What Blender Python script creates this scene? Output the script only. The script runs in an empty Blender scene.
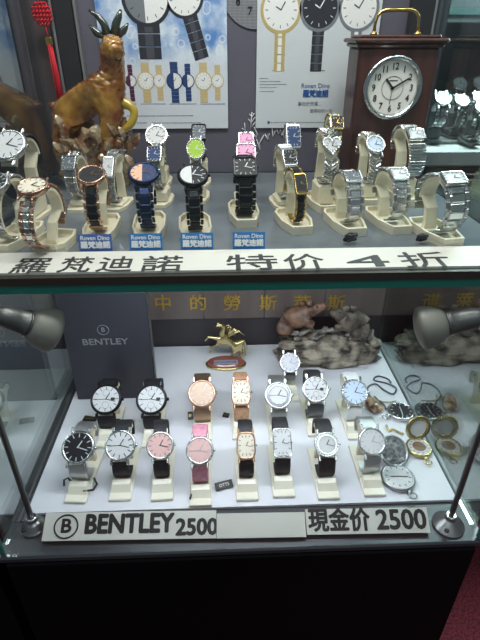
import bpy, bmesh, math, random
from mathutils import Vector, Matrix, noise
random.seed(7)
R = math.radians
SC = bpy.context.scene
COL = SC.collection

# ---------------------------------------------------------------- camera, world, light, exposure
CAM_Z, PITCH, YAW, F = 1.35, R(30.5), R(2.2), 480.0
cd = bpy.data.cameras.new('camera'); cam = bpy.data.objects.new('camera', cd); COL.objects.link(cam)
cd.sensor_fit = 'VERTICAL'; cd.sensor_height = 24.0; cd.lens = 24.0 * F / 640.0
cd.clip_start = 0.02
cam.location = (0, 0, CAM_Z); cam.rotation_euler = (math.pi / 2 - PITCH, 0, -YAW)
SC.camera = cam

W = bpy.data.worlds.new('world'); SC.world = W; W.use_nodes = True
W.node_tree.nodes['Background'].inputs[0].default_value = (0.80, 0.90, 1.0, 1)
W.node_tree.nodes['Background'].inputs[1].default_value = 0.16

def area(name, loc, rot, sx, sy, power, col=(0.93, 0.97, 1.0)):
    l = bpy.data.lights.new(name, 'AREA'); l.shape = 'RECTANGLE'; l.size = sx; l.size_y = sy
    l.energy = power; l.color = col
    o = bpy.data.objects.new(name, l); COL.objects.link(o); o.location = loc; o.rotation_euler = rot
    return o
area('case_top_light', (0.02, 0.50, 1.78), (R(6), 0, 0), 0.46, 0.10, 3.1, (1.0, 0.965, 0.915))
area('shelf_underside_light', (0.02, 0.47, 1.142), (R(20), 0, 0), 0.36, 0.05, 1.05, (0.90, 0.93, 1.0))
area('ceiling_light', (0.3, -0.5, 2.7), (R(10), 0, 0), 1.2, 0.6, 6.5)
area('left_neighbour_fill', (-0.52, 0.54, 1.13), (0, 0, 0), 0.3, 0.05, 0.45)  # added fill without a fixture, lifts the greys behind the left glass
area('far_counter_fill', (0.62, 1.04, 1.72), (R(-8), 0, 0), 0.6, 0.1, 16.0, (0.85, 0.97, 1.0))  # added fill, set forward to brighten the far counter's ledge and watches
vs = SC.view_settings
vs.view_transform = 'Standard'; vs.look = 'None'; vs.gamma = 1.0; vs.use_curve_mapping = False
vs.exposure = 0.35
SC.display_settings.display_device = 'sRGB'

# ---------------------------------------------------------------- rays of the camera, to measure places with
FW = Vector((math.sin(YAW) * math.cos(PITCH), math.cos(YAW) * math.cos(PITCH), -math.sin(PITCH)))
RT = Vector((math.cos(YAW), -math.sin(YAW), 0))
UP = RT.cross(FW)
ORG = Vector((0, 0, CAM_Z))
def ray(u, v): return FW + RT * ((u - 240) / F) + UP * ((320 - v) / F)
def at_z(u, v, z):
    d = ray(u, v); t = (z - CAM_Z) / d.z
    return ORG + d * t, t
def at_y(u, v, y):
    d = ray(u, v); t = y / d.y
    return ORG + d * t, t

# ---------------------------------------------------------------- the sizes of the case
FLOOR_Z, SHELF_Z = 0.85, 1.169
XL, XR, YF, YB = -0.255, 0.292, 0.352, 0.756

# ---------------------------------------------------------------- materials
def srgb(c):
    return tuple(((x / 255) / 12.92 if x / 255 <= 0.04045 else ((x / 255 + 0.055) / 1.055) ** 2.4) for x in c)
def mat(name, rgb, rough=0.5, metal=0.0, **kw):
    m = bpy.data.materials.new(name); m.use_nodes = True
    b = m.node_tree.nodes['Principled BSDF']
    b.inputs['Base Color'].default_value = (*srgb(rgb), 1)
    b.inputs['Roughness'].default_value = rough; b.inputs['Metallic'].default_value = metal
    for k, v in kw.items(): b.inputs[k.replace('_', ' ')].default_value = v
    return m
def nodes(m): return m.node_tree.nodes, m.node_tree.links, m.node_tree.nodes['Principled BSDF']
def add_noise(m, ca, cb, scale=20, detail=4, lo=0.35, hi=0.65, stretch=(1, 1, 1), bump=0.0, bscale=None):
    N, L, b = nodes(m)
    tc = N.new('ShaderNodeTexCoord'); mp = N.new('ShaderNodeMapping'); mp.inputs['Scale'].default_value = stretch
    nz = N.new('ShaderNodeTexNoise'); nz.inputs['Scale'].default_value = scale; nz.inputs['Detail'].default_value = detail
    cr = N.new('ShaderNodeValToRGB')
    cr.color_ramp.elements[0].position = lo; cr.color_ramp.elements[1].position = hi
    cr.color_ramp.elements[0].color = (*srgb(ca), 1); cr.color_ramp.elements[1].color = (*srgb(cb), 1)
    L.new(tc.outputs['Object'], mp.inputs[0]); L.new(mp.outputs[0], nz.inputs[0])
    L.new(nz.outputs[0], cr.inputs[0]); L.new(cr.outputs[0], b.inputs['Base Color'])
    if bump:
        n2 = nz
        if bscale:
            n2 = N.new('ShaderNodeTexNoise'); n2.inputs['Scale'].default_value = bscale; L.new(mp.outputs[0], n2.inputs[0])
        bp = N.new('ShaderNodeBump'); bp.inputs['Strength'].default_value = bump; bp.inputs['Distance'].default_value = 0.002
        L.new(n2.outputs[0], bp.inputs['Height']); L.new(bp.outputs[0], b.inputs['Normal'])
    return m
def pane_mat(name, refl, tint=(1, 1, 1), most=None):
    m = bpy.data.materials.new(name); m.use_nodes = True
    N, L = m.node_tree.nodes, m.node_tree.links
    N.remove(N['Principled BSDF']); out = N['Material Output']
    tr = N.new('ShaderNodeBsdfTransparent'); tr.inputs[0].default_value = (*tint, 1)
    gl = N.new('ShaderNodeBsdfGlossy'); gl.inputs['Roughness'].default_value = 0.0
    gl.inputs[0].default_value = (0.92, 0.97, 0.95, 1)
    lw = N.new('ShaderNodeLayerWeight'); lw.inputs[0].default_value = 0.25
    mr = N.new('ShaderNodeMapRange'); mr.inputs['To Min'].default_value = refl; mr.inputs['To Max'].default_value = most or min(0.9, refl + 0.5)
    mx = N.new('ShaderNodeMixShader')
    L.new(lw.outputs['Facing'], mr.inputs['Value']); L.new(mr.outputs[0], mx.inputs[0])
    L.new(tr.outputs[0], mx.inputs[1]); L.new(gl.outputs[0], mx.inputs[2]); L.new(mx.outputs[0], out.inputs[0])
    return m

STEEL = mat('polished steel', (205, 207, 208), 0.22, 1.0)
STEEL2 = mat('brushed steel', (165, 167, 168), 0.34, 1.0)
ROSE = mat('rose gold', (190, 154, 134), 0.26, 1.0)
GOLD = mat('yellow gold', (198, 168, 98), 0.24, 1.0)
PALEGOLD = mat('pale gold', (205, 190, 140), 0.24, 1.0)
BLACKM = mat('black metal', (38, 40, 44), 0.28, 0.8)
BLUEM = mat('blue metal', (40, 54, 84), 0.28, 0.85)
DARKST = mat('gunmetal', (112, 115, 120), 0.3, 1.0)
BLACKL = add_noise(mat('black leather', (26, 27, 29), 0.55), (16, 18, 22), (33, 36, 41), 300, bump=0.3)
PINKL = add_noise(mat('pink leather', (205, 140, 158), 0.5), (186, 118, 140), (216, 150, 168), 200, bump=0.3)
BEIGEL = add_noise(mat('tan leather', (178, 140, 110), 0.5), (160, 120, 92), (190, 152, 122), 200, bump=0.3)
WHITEL = mat('white ceramic', (222, 224, 226), 0.3)
GREYM = mat('grey mesh', (120, 123, 127), 0.4, 0.8)
def mesh_weave(name, rgb):
    m = mat(name, rgb, 0.35, 0.9); N, L, b = nodes(m)
    tc = N.new('ShaderNodeTexCoord'); ck = N.new('ShaderNodeTexVoronoi'); ck.inputs['Scale'].default_value = 700
    bp = N.new('ShaderNodeBump'); bp.inputs['Strength'].default_value = 0.5; bp.inputs['Distance'].default_value = 0.0006
    L.new(tc.outputs['Object'], ck.inputs[0]); L.new(ck.outputs[0], bp.inputs['Height']); L.new(bp.outputs[0], b.inputs['Normal'])
    return m
MESHS = mesh_weave('steel mesh', (196, 198, 200)); MESHR = mesh_weave('rose mesh', (168, 142, 120)); MESHG = mesh_weave('grey mesh band', (104, 107, 112))
D_WHITE = mat('white dial', (208, 210, 213), 0.5, Specular_IOR_Level=0.25)
D_CREAM = mat('cream dial', (226, 218, 202), 0.5, Specular_IOR_Level=0.25)
D_BLACK = mat('black dial', (34, 36, 42), 0.5, Specular_IOR_Level=0.25)
D_GREY = mat('grey dial', (96, 104, 114), 0.5, Specular_IOR_Level=0.25)
D_PINK = mat('pink dial', (222, 182, 180), 0.5, Specular_IOR_Level=0.25)
D_HOTPINK = mat('bright pink dial', (236, 168, 208), 0.5, Specular_IOR_Level=0.25)
D_GREEN = mat('green dial', (150, 186, 52), 0.5, Specular_IOR_Level=0.25)
D_BLUE = mat('blue dial', (44, 64, 108), 0.5, Specular_IOR_Level=0.25)
D_PALEBLUE = mat('pale blue dial', (196, 214, 236), 0.5, Specular_IOR_Level=0.25)
D_ROSE = mat('rose dial', (176, 154, 138), 0.5, 0.5, Specular_IOR_Level=0.25)
D_SILVER = mat('silver dial', (206, 208, 212), 0.5, 0.3, Specular_IOR_Level=0.25)
D_LILAC = mat('lilac dial', (150, 152, 214), 0.5, Specular_IOR_Level=0.25)
D_PEACH = mat('peach dial', (224, 178, 150), 0.5, Specular_IOR_Level=0.25)
CRYSTAL = mat('crystal', (236, 238, 242), 0.08, 0.6)
INK = mat('black ink', (24, 24, 26), 0.5)
BRUSH = mat('grey brush ink', (52, 52, 54), 0.6)
PALEINK = mat('pale marks', (215, 218, 222), 0.4)
CREAM = mat('cream plastic', (226, 219, 196), 0.38, Subsurface_Weight=0.1, Subsurface_Radius=(0.01, 0.008, 0.005))
CREAMW = mat('ivory plastic', (236, 232, 216), 0.38)
OLIVE = mat('olive plastic', (158, 152, 112), 0.4)
PAPER = mat('sign paper', (214, 212, 205), 0.6)
BOARDBR = mat('sign edge board', (150, 118, 84), 0.7)
TAGBLUE = mat('blue card', (46, 124, 192), 0.4)
TAGBLUE2 = mat('violet blue card', (70, 104, 176), 0.4)
WHITEP = mat('white print', (242, 244, 246), 0.5)
BLACKPLASTIC = mat('black plastic', (24, 25, 27), 0.35)
WHITEFLOOR = add_noise(mat('white display panel', (222, 224, 232), 0.42), (216, 218, 228), (228, 230, 236), 6)
CABINET = mat('black cabinet', (9, 10, 13), 0.6, Specular_IOR_Level=0.12)
LEDGE = mat('dark ledge', (70, 74, 78), 0.35, 0.4)
TRIM = mat('dark bronze trim', (62, 56, 50), 0.45, 0.3)
GAP = mat('grey channel', (98, 102, 104), 0.4, 0.3)
TEAL = mat('green glass edge', (34, 122, 112), 0.12, 0.0, Coat_Weight=1.0)
DECK = add_noise(mat('grey glass shelf', (104, 112, 120), 0.12), (96, 104, 112), (112, 119, 126), 8)
WALLV = add_noise(mat('violet grey panel', (92, 90, 104), 0.5), (86, 84, 98), (98, 96, 110), 5)
BROWNP = add_noise(mat('brown grey panel', (98, 88, 86), 0.4), (90, 81, 79), (106, 96, 93), 4, stretch=(6, 1, 1))
KICK = mat('dark back strip', (48, 46, 50), 0.4)
GOLDPRINT = mat('gold lettering', (196, 162, 72), 0.35, 0.6)
POSTM = mat('dark aluminium', (58, 58, 62), 0.4, 0.5)
LIGHTLINE = mat('pale aluminium', (168, 168, 170), 0.35, 0.7)
RED = mat('red cord', (196, 28, 44), 0.7)
BRASS = mat('brass', (190, 166, 104), 0.2, 1.0)
LAMPM = mat('brushed aluminium lamp', (104, 106, 106), 0.42, 0.7)
LAMPB = mat('lamp foot metal', (150, 152, 153), 0.3, 0.9)
FROST = mat('frosted lamp shade', (128, 128, 122), 0.5, 0.1)
CHROME = mat('chrome', (200, 202, 204), 0.15, 1.0)
BOARD = mat('slate board', (50, 52, 60), 0.4)
BOARDPRINT = mat('grey print', (126, 130, 138), 0.4)
P_LEFT, P_RIGHT = pane_mat('left side glass', 0.16, (0.86, 0.9, 0.9)), pane_mat('right side glass', 0.16, (0.80, 0.86, 0.84))
P_UPL = pane_mat('upper left glass', 0.10, (0.8, 0.82, 0.84), 0.48)
P_UPR = pane_mat('upper right glass', 0.03, (0.86, 0.94, 0.92))
P_FRONT = pane_mat('front glass', 0.010, (0.97, 0.99, 0.98), 0.3)

# ---------------------------------------------------------------- mesh helpers
class MB:
    def __init__(s): s.v, s.f, s.m, s.sm, s.mats = [], [], [], [], []
    def mi(s, m):
        if m not in s.mats: s.mats.append(m)
        return s.mats.index(m)
    def add(s, vs, fs, m, M=None, smooth=False):
        o = len(s.v); k = s.mi(m)
        for p in vs: s.v.append(M @ Vector(p) if M is not None else Vector(p))
        for f in fs: s.f.append([o + i for i in f]); s.m.append(k); s.sm.append(smooth)
        return s
    def box(s, c, d, m, M=None, ch=0.0):
        x, y, z = d[0] / 2, d[1] / 2, d[2] / 2; cx, cy, cz = c
        if ch <= 0:
            vs = [(cx + a * x, cy + b * y, cz + e * z) for e in (-1, 1) for a, b in ((-1, -1), (1, -1), (1, 1), (-1, 1))]
            fs = [(3, 2, 1, 0), (4, 5, 6, 7), (0, 1, 5, 4), (1, 2, 6, 5), (2, 3, 7, 6), (3, 0, 4, 7)]
            return s.add(vs, fs, m, M)
        c2 = min(ch, 0.45 * min(d)); vs, fs = [], []
        rings = [(-z, c2), (-z + c2, 0), (z - c2, 0), (z, c2)]
        for zz, ins in rings:
            X, Y = x - ins, y - ins
            k = c2 if ins == 0 else c2 * 0.5
            for px, py in ((-X + k, -Y), (X - k, -Y), (X, -Y + k), (X, Y - k), (X - k, Y), (-X + k, Y), (-X, Y - k), (-X, -Y + k)):
                vs.append((cx + px, cy + py, cz + zz))
        for r in range(3):
            for i in range(8): fs.append((r * 8 + i, r * 8 + (i + 1) % 8, r * 8 + 8 + (i + 1) % 8, r * 8 + 8 + i))
        fs.append(tuple(range(7, -1, -1))); fs.append(tuple(range(24, 32)))
        return s.add(vs, fs, m, M)
    def rings(s, rs, m, M=None, smooth=True, close=(True, True)):
        n = len(rs[0]); vs = [p for r in rs for p in r]; fs = []
        for k in range(len(rs) - 1):
            for i in range(n): fs.append((k * n + i, k * n + (i + 1) % n, k * n + n + (i + 1) % n, k * n + n + i))
        s.add(vs, fs, m, M, smooth)
        o = len(s.v) - len(vs); k = s.mi(m)
        if close[0]: s.f.append([o + i for i in range(n - 1, -1, -1)]); s.m.append(k); s.sm.append(False)
        if close[1]: s.f.append([o + (len(rs) - 1) * n + i for i in range(n)]); s.m.append(k); s.sm.append(False)
        return s
    def lathe(s, prof, m, M=None, n=24, smooth=True, close=(True, True)):
        return s.rings([[(r * math.cos(2 * math.pi * i / n), r * math.sin(2 * math.pi * i / n), z) for i in range(n)] for r, z in prof], m, M, smooth, close)
    def stack(s, out, prof, m, M=None, smooth=False, close=(True, True)):
        return s.rings([[(x * k, y * k, z) for x, y in out] for k, z in prof], m, M, smooth, close)
    def prism(s, out, z0, z1, m, M=None):
        return s.rings([[(x, y, z0) for x, y in out], [(x, y, z1) for x, y in out]], m, M, False)
    def tube(s, pts, r, m, M=None, n=8, closed=False):
        pts = [Vector(p) for p in pts]; rs = []; N = len(pts); prev = None
        for i, p in enumerate(pts):
            a = pts[(i - 1) % N] if (i > 0 or closed) else p
            b = pts[(i + 1) % N] if (i < N - 1 or closed) else p
            t = (b - a).normalized()
            if prev is None: prev = t.orthogonal().normalized()
            x = (prev - t * prev.dot(t)); x = x.normalized() if x.length > 1e-6 else t.orthogonal().normalized()
            prev = x; y = t.cross(x); rr = r[i] if isinstance(r, (list, tuple)) else r
            rs.append([p + (x * math.cos(2 * math.pi * k / n) + y * math.sin(2 * math.pi * k / n)) * rr for k in range(n)])
        if closed: rs.append(rs[0])
        return s.rings(rs, m, M, True, (not closed, not closed))
    def ball(s, c, r, m, M=None, n=10, k=6, sc=(1, 1, 1)):
        rs = []
        for j in range(1, k):
            a = -math.pi / 2 + math.pi * j / k
            rs.append([(c[0] + sc[0] * r * math.cos(a) * math.cos(2 * math.pi * i / n), c[1] + sc[1] * r * math.cos(a) * math.sin(2 * math.pi * i / n), c[2] + sc[2] * r * math.sin(a)) for i in range(n)])
        return s.rings(rs, m, M, True)
    def build(s, name, parent=None):
        me = bpy.data.meshes.new(name); me.from_pydata([tuple(p) for p in s.v], [], s.f)
        for m in s.mats: me.materials.append(m)
        me.polygons.foreach_set('material_index', s.m); me.polygons.foreach_set('use_smooth', s.sm)
        me.update()
        o = bpy.data.objects.new(name, me); COL.objects.link(o)
        if parent: o.parent = parent
        return o
def thing(name, label, cat, loc=(0, 0, 0), rz=0.0, group=None):
    o = bpy.data.objects.new(name, None); COL.objects.link(o); o.empty_display_size = 0.02
    o.location = loc; o.rotation_euler = (0, 0, rz)
    return tag(o, label, cat, group)
def tag(o, label, cat, group=None):
    o['label'] = label; o['category'] = cat
    if group: o['group'] = group
    return o
def text(body, size, m, parent, M, name='lettering', bold=0.0, depth=0.0003, space=1.0, align='CENTER', sx=1.0):
    c = bpy.data.curves.new('text', 'FONT'); c.body = body; c.size = size; c.align_x = align; c.align_y = 'CENTER'
    c.extrude = depth; c.space_character = space; c.resolution_u = 3
    o = bpy.data.objects.new('text', c); COL.objects.link(o); bpy.context.view_layer.update()
    me = bpy.data.meshes.new_from_object(o.evaluated_get(bpy.context.evaluated_depsgraph_get()))
    bpy.data.objects.remove(o); bpy.data.curves.remove(c)
    me.transform(Matrix.Diagonal((sx, 1, 1, 1)))
    if bold:
        src, bm = me, bmesh.new()
        for j, (dx, dy) in enumerate(((1, 0), (-1, 0), (0, 1), (0, -1), (.7, .7), (-.7, -.7), (.7, -.7), (-.7, .7), (0, 0))):
            k = src.copy(); k.transform(T((dx * bold, dy * bold, j * 0.00002))); bm.from_mesh(k); bpy.data.meshes.remove(k)
        bm.to_mesh(me); bm.free()
    me.name = name; me.transform(M); me.materials.clear(); me.materials.append(m)
    t = bpy.data.objects.new(name, me); COL.objects.link(t)
    if parent: t.parent = parent
    return t
def skin(name, chains, mats, parent=None, sub=2, root=0, post=None):
    """chains: list of [(point, radius), ...]; equal points are joined"""
    vs, rad, ed, key = [], [], [], {}
    for ch in chains:
        last = None
        for p, r in ch:
            k = tuple(round(x, 5) for x in p)
            if k not in key: key[k] = len(vs); vs.append(p); rad.append(r)
            i = key[k]
            if last is not None and last != i: ed.append((last, i))
            last = i
    me = bpy.data.meshes.new('skin'); me.from_pydata(vs, ed, [])
    o = bpy.data.objects.new('skin', me); COL.objects.link(o)
    sk = o.modifiers.new('s', 'SKIN'); sk.use_smooth_shade = True
    for i, d in enumerate(me.skin_vertices[0].data):
        r = rad[i]; d.radius = (r, r) if not isinstance(r, tuple) else r
        d.use_root = (i == root)
    if sub: o.modifiers.new('u', 'SUBSURF').levels = sub
    bpy.context.view_layer.update()
    m2 = bpy.data.meshes.new_from_object(o.evaluated_get(bpy.context.evaluated_depsgraph_get()))
    bpy.data.objects.remove(o)
    m2.name = name; m2.materials.clear()
    for m in (mats if isinstance(mats, list) else [mats]): m2.materials.append(m)
    if post: post(m2)
    for p in m2.polygons: p.use_smooth = True
    r = bpy.data.objects.new(name, m2); COL.objects.link(r)
    if parent: r.parent = parent
    return r
def copy_tree(o, parent=None, kids=None):
    c = o.copy(); COL.objects.link(c); c.parent = parent
    for ch in o.children: copy_tree(ch, c)
    return c
T = Matrix.Translation
STAND = Matrix(((1, 0, 0, 0), (0, 0, -1, 0), (0, 1, 0, 0), (0, 0, 0, 1)))      # lays xy into xz, facing -y

# ================================================================ THE SHOP
CARPET = add_noise(mat('red carpet', (90, 22, 34), 0.95), (52, 14, 22), (112, 34, 46), 160, 3, bump=0.6)
o = MB().box((0, 1.2, -0.02), (6, 8, 0.04), CARPET).build('floor'); o['kind'] = 'structure'
SHOPWALL = add_noise(mat('dim shop wall', (58, 62, 64), 0.7), (50, 54, 56), (64, 68, 70), 3)
o = MB().box((0, 2.05, 1.35), (6, 0.08, 2.7), SHOPWALL).build('wall_back'); o['kind'] = 'structure'

# ================================================================ THE DISPLAY CASE
case = thing('display_case', 'black glass fronted watch display case with two lit levels', 'display case', (0, 0.55, 0))
def part(mb, name, root=case):
    o = mb.build(name, root); o.location = -root.location if root else (0, 0, 0); return o
cx, wx = (XL + XR) / 2, XR - XL
part(MB().box((cx, (YF + YB) / 2 - 0.006, 0.418), (wx - 0.004, YB - YF + 0.02, 0.836), CABINET, ch=0.002), 'cabinet')
part(MB().box((cx, 0.5495, 0.841), (wx + 0.016, 0.423, 0.0095), LEDGE, ch=0.002), 'ledge')
part(MB().box((0.0215, 0.5745, 0.8481), (0.533, 0.361, 0.0038), WHITEFLOOR), 'floor_panel')
part(MB().box((XL + 0.0055, 0.57, 0.8466), (0.008, 0.37, 0.001), GAP).box((XL + 0.0055, 0.57, 0.8475), (0.002, 0.37, 0.002), LEDGE), 'floor_channel')
part(MB().box((cx, YB + 0.008, 0.876), (wx, 0.012, 0.06), KICK), 'back_strip')
bp = MB()
for i in range(5):
    a, b = XL + wx * i / 5, XL + wx * (i + 1) / 5
    bp.box(((a + b) / 2, YB + 0.008, 1.029), (b - a - 0.0012, 0.012, 0.244), BROWNP)
bp.box((cx, YB + 0.016, 1.0), (wx, 0.004, 0.3), KICK)
part(MB().box((-0.248, YB + 0.008, 1.49), (0.048, 0.012, 0.64), mat('dark brown panel', (92, 78, 78), 0.5)), 'corner_panel')
lowback = part(bp, 'back_panel')
upback = part(MB().box(((XR + 0.02 - 0.223) / 2, YB + 0.008, 1.49), (XR + 0.02 + 0.223, 0.012, 0.64), WALLV), 'back_panel')
part(MB().box((cx, (0.391 + YB) / 2, 1.1655), (wx - 0.0045, YB - 0.391, 0.007), DECK), 'shelf')
part(MB().box((cx, (0.386 + YB) / 2, 1.1575), (wx - 0.0045, YB - 0.386, 0.0085), TEAL), 'shelf_glass')
part(MB().box((cx, 0.3875, 1.1656), (wx - 0.0045, 0.006, 0.0074), TRIM), 'shelf_trim')
# glass
for x, zm, h, m in ((XL, 0.999, 0.304, P_LEFT), (XR, 0.999, 0.304, P_RIGHT), (XR, 1.49, 0.64, P_UPR)):
    part(MB().box((x, (YF + YB) / 2 + 0.002, zm), (0.004, YB - YF - 0.002, h), m), 'side_pane')
a, b = Vector((-0.265, YF, 0)), Vector((-0.2285, 0.700, 0))
M = T(((a + b) / 2).to_3d() + Vector((0, 0, 1.49))) @ Matrix.Rotation(-math.atan2(b.x - a.x, b.y - a.y), 4, 'Z')
part(MB().box((0, 0, 0), (0.004, (b - a).length, 0.64), P_UPL, M), 'side_pane')
part(MB().box((cx, 0.3405, 1.328), (wx, 0.003, 0.962), P_FRONT), 'front_pane')
for x in (XL, XR):
    part(MB().box((x, 0.3435, 0.999), (0.006, 0.004, 0.304), TEAL, ch=0.001), 'pane_edge')
# uprights at the back corners
part(MB().box((-0.200, YB - 0.008, 1.49), (0.023, 0.014, 0.64), POSTM).box((-0.2145, YB - 0.009, 1.49), (0.003, 0.012, 0.64), LIGHTLINE).box((-0.1855, YB - 0.005, 1.49), (0.003, 0.010, 0.64), LIGHTLINE), 'corner_post')
part(MB().box((0.270, YB - 0.008, 1.49), (0.030, 0.014, 0.64), POSTM).box((0.2865, YB - 0.009, 1.49), (0.003, 0.012, 0.64), LIGHTLINE), 'corner_post')
part(MB().box((cx, (YF + YB) / 2, 1.825), (wx + 0.02, YB - YF + 0.02, 0.03), CABINET), 'top_panel')
part(MB().box((0.02, 0.44, 1.797), (0.48, 0.05, 0.018), POSTM), 'light_bar')
# lettering in gold on the lower back panel
for ch, u in zip('中的勞斯萊斯', (163, 198, 232, 268, 302, 336)):
    p, t = at_y(u, 304, YB + 0.001)
    text(ch, 0.033, GOLDPRINT, lowback, T(p) @ STAND, bold=0.0004)
for ch, u in zip('漢高', (398, 436)):
    pass
# marks on the dark panel between the posters: a printed dial and white script
p, t = at_y(256, -12, YB + 0.001)
DOTS = mat('dotted grey print', (150, 154, 158), 0.6); N, L, b_ = nodes(DOTS)
tc = N.new('ShaderNodeTexCoord'); vo = N.new('ShaderNodeTexVoronoi'); vo.inputs['Scale'].default_value = 600; vo.inputs['Randomness'].default_value = 0
cr = N.new('ShaderNodeValToRGB'); cr.color_ramp.elements[0].color = (*srgb((176, 180, 184)), 1); cr.color_ramp.elements[1].color = (*srgb((96, 98, 106)), 1)
cr.color_ramp.elements[0].position = 0.25; cr.color_ramp.elements[1].position = 0.5
L.new(tc.outputs['Object'], vo.inputs[0]); L.new(vo.outputs[0], cr.inputs[0]); L.new(cr.outputs[0], b_.inputs['Base Color'])
pd = MB().lathe([(0.046, 0), (0.046, 0.0008)], DOTS, T(p) @ STAND, 40).build('printed_dial', upback)
for ch, u, v in (('8', 238, 1), ('7', 250, 11)):
    q, _ = at_y(u, v, YB - 0.0005); text(ch, 0.013, INK, pd, T(q) @ STAND)
SCRIPT = mat('white script', (205, 206, 212), 0.6)
def stroke(pts, r=0.0007):
    return [tuple(at_y(u, v, YB + 0.0008)[0]) for u, v in pts], r
sm = MB()
for pts in ([(250.5, 132), (251, 122), (252, 112)], [(248.5, 119), (251, 123), (255, 117)], [(249.5, 114), (252, 117), (254.5, 113)], [(251, 128), (255, 122)], [(244.5, 123), (245.5, 131), (242, 128)], [(243, 134), (245.5, 131), (247, 134)],
            [(254, 127), (257.5, 134), (254.5, 140)], [(253, 134), (257, 138)], [(256.5, 139), (260, 150), (259.5, 143), (264, 135)], [(265, 134), (267.5, 140), (269.5, 133), (266.5, 136), (269, 139)],
            [(272, 128), (273, 137), (275, 131.5), (277, 130), (278.5, 134), (280.5, 129.5), (281.5, 136), (284.5, 128.5)], [(281.5, 134), (285, 136)]):
    q, r = stroke(pts); sm.tube(q, r, SCRIPT, n=5)
sm.build('script_lettering', upback)

# neighbouring cases: one beyond the right glass, one beyond the left glass
NB = mat('dark neighbour cabinet', (30, 33, 35), 0.5); NBTOP = mat('pale counter', (196, 200, 198), 0.45); NBW = mat('dim back', (70, 78, 80), 0.6)
ncase = thing('display_case', 'further counter with a pale ledge and glass shelf beyond the wooden clock', 'display case', (0.7, 1.2, 0))
part(MB().box((0.70, 1.19, 0.561), (0.68, 0.44, 1.122), NB), 'cabinet', ncase)
part(MB().box((0.70, 1.18, 1.148), (0.70, 0.48, 0.030), NBTOP, ch=0.003), 'counter_top', ncase)
part(MB().box((0.70, 1.20, 1.166), (0.64, 0.40, 0.006), mat('grey cloth', (112, 116, 116), 0.8)), 'display_mat', ncase)
part(MB().box((0.70, 1.40, 1.50), (0.68, 0.01, 0.70), NBW), 'back_panel', ncase)
part(MB().box((0.70, 1.22, 1.392), (0.68, 0.32, 0.010), mat('pale teal glass', (120, 160, 158), 0.1)), 'glass_shelf', ncase)
lcase = thing('display_case', 'grey lit case seen through the glass beside the slate board', 'display case', (-0.55, 0.5, 0))
part(MB().box((-0.57, 0.54, 0.418), (0.58, 0.372, 0.836), CABINET), 'cabinet', lcase)
part(MB().box((-0.57, 0.53, 0.842), (0.58, 0.35, 0.012), mat('pale grey panel', (176, 180, 180), 0.5)), 'floor_panel', lcase)
part(MB().box((-0.57, 0.70, 0.876), (0.58, 0.01, 0.055), mat('slate strip', (84, 90, 100), 0.5)), 'back_strip', lcase)
part(MB().box((-0.57, 0.70, 1.02), (0.58, 0.01, 0.23), mat('grey back', (132, 130, 130), 0.5)), 'back_panel', lcase)

# ================================================================ WATCHES AND THEIR STANDS
def outline(shape, w, h, n=28):
    o = []
    for i in range(n):
        a = 2 * math.pi * (i + 0.5) / n; c, s = math.cos(a), math.sin(a)
        if shape in ('round', 'oval'): x, y = c, s
        elif shape == 'rect':
            p = 0.22; x, y = math.copysign(abs(c) ** p, c), math.copysign(abs(s) ** p, s)
        elif shape == 'tonneau':
            p = 0.35; x, y = math.copysign(abs(c) ** p, c), math.copysign(abs(s) ** p, s); x *= 1 - 0.24 * y * y
        elif shape == 'heart':
            x = s ** 3; y = (13 * c - 5 * math.cos(2 * a) - 2 * math.cos(3 * a) - math.cos(4 * a)) / 15.0 + 0.1
            x, y = -x, y
        o.append((x * w / 2, y * h / 2))
    return o
class Loop:
    """strap loop: ellipse in the local yz plane; dial at psi = 0, strap running down the front for psi > 0"""
    def __init__(s, A, B, e):
        s.A, s.B = A, B
        s.n = Vector((0, -math.cos(e), math.sin(e))); s.d = Vector((0, -math.sin(e), -math.cos(e)))
        s.half = math.hypot(B * math.sin(e), A * math.cos(e)); s.c = Vector((0, 0, s.half))
        s.front = math.hypot(B * math.cos(e), A * math.sin(e))
        s.dial = s.c + s.n * B
    def at(s, psi, off=0.0):
        p = s.c + s.n * ((s.B + off) * math.cos(psi)) + s.d * ((s.A + off) * math.sin(psi))
        t = (s.n * (-(s.B) * math.sin(psi)) + s.d * (s.A * math.cos(psi))).normalized()
        return p, t, Vector((1, 0, 0)).cross(t) * -1.0      # outward normal
    def walk(s, a, b, step):
        out, psi = [], a
        while psi < b:
            out.append(psi)
            psi += step / math.hypot(s.B * math.sin(psi), s.A * math.cos(psi))
        return out
def frame(lp, psi, off):
    p, t, n = lp.at(psi, off)
    if n.dot(p - lp.c) < 0: n = -n
    y = -t; x = y.cross(n)
    return Matrix(((x.x, y.x, n.x, p.x), (x.y, y.y, n.y, p.y), (x.z, y.z, n.z, p.z), (0, 0, 0, 1)))
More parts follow.
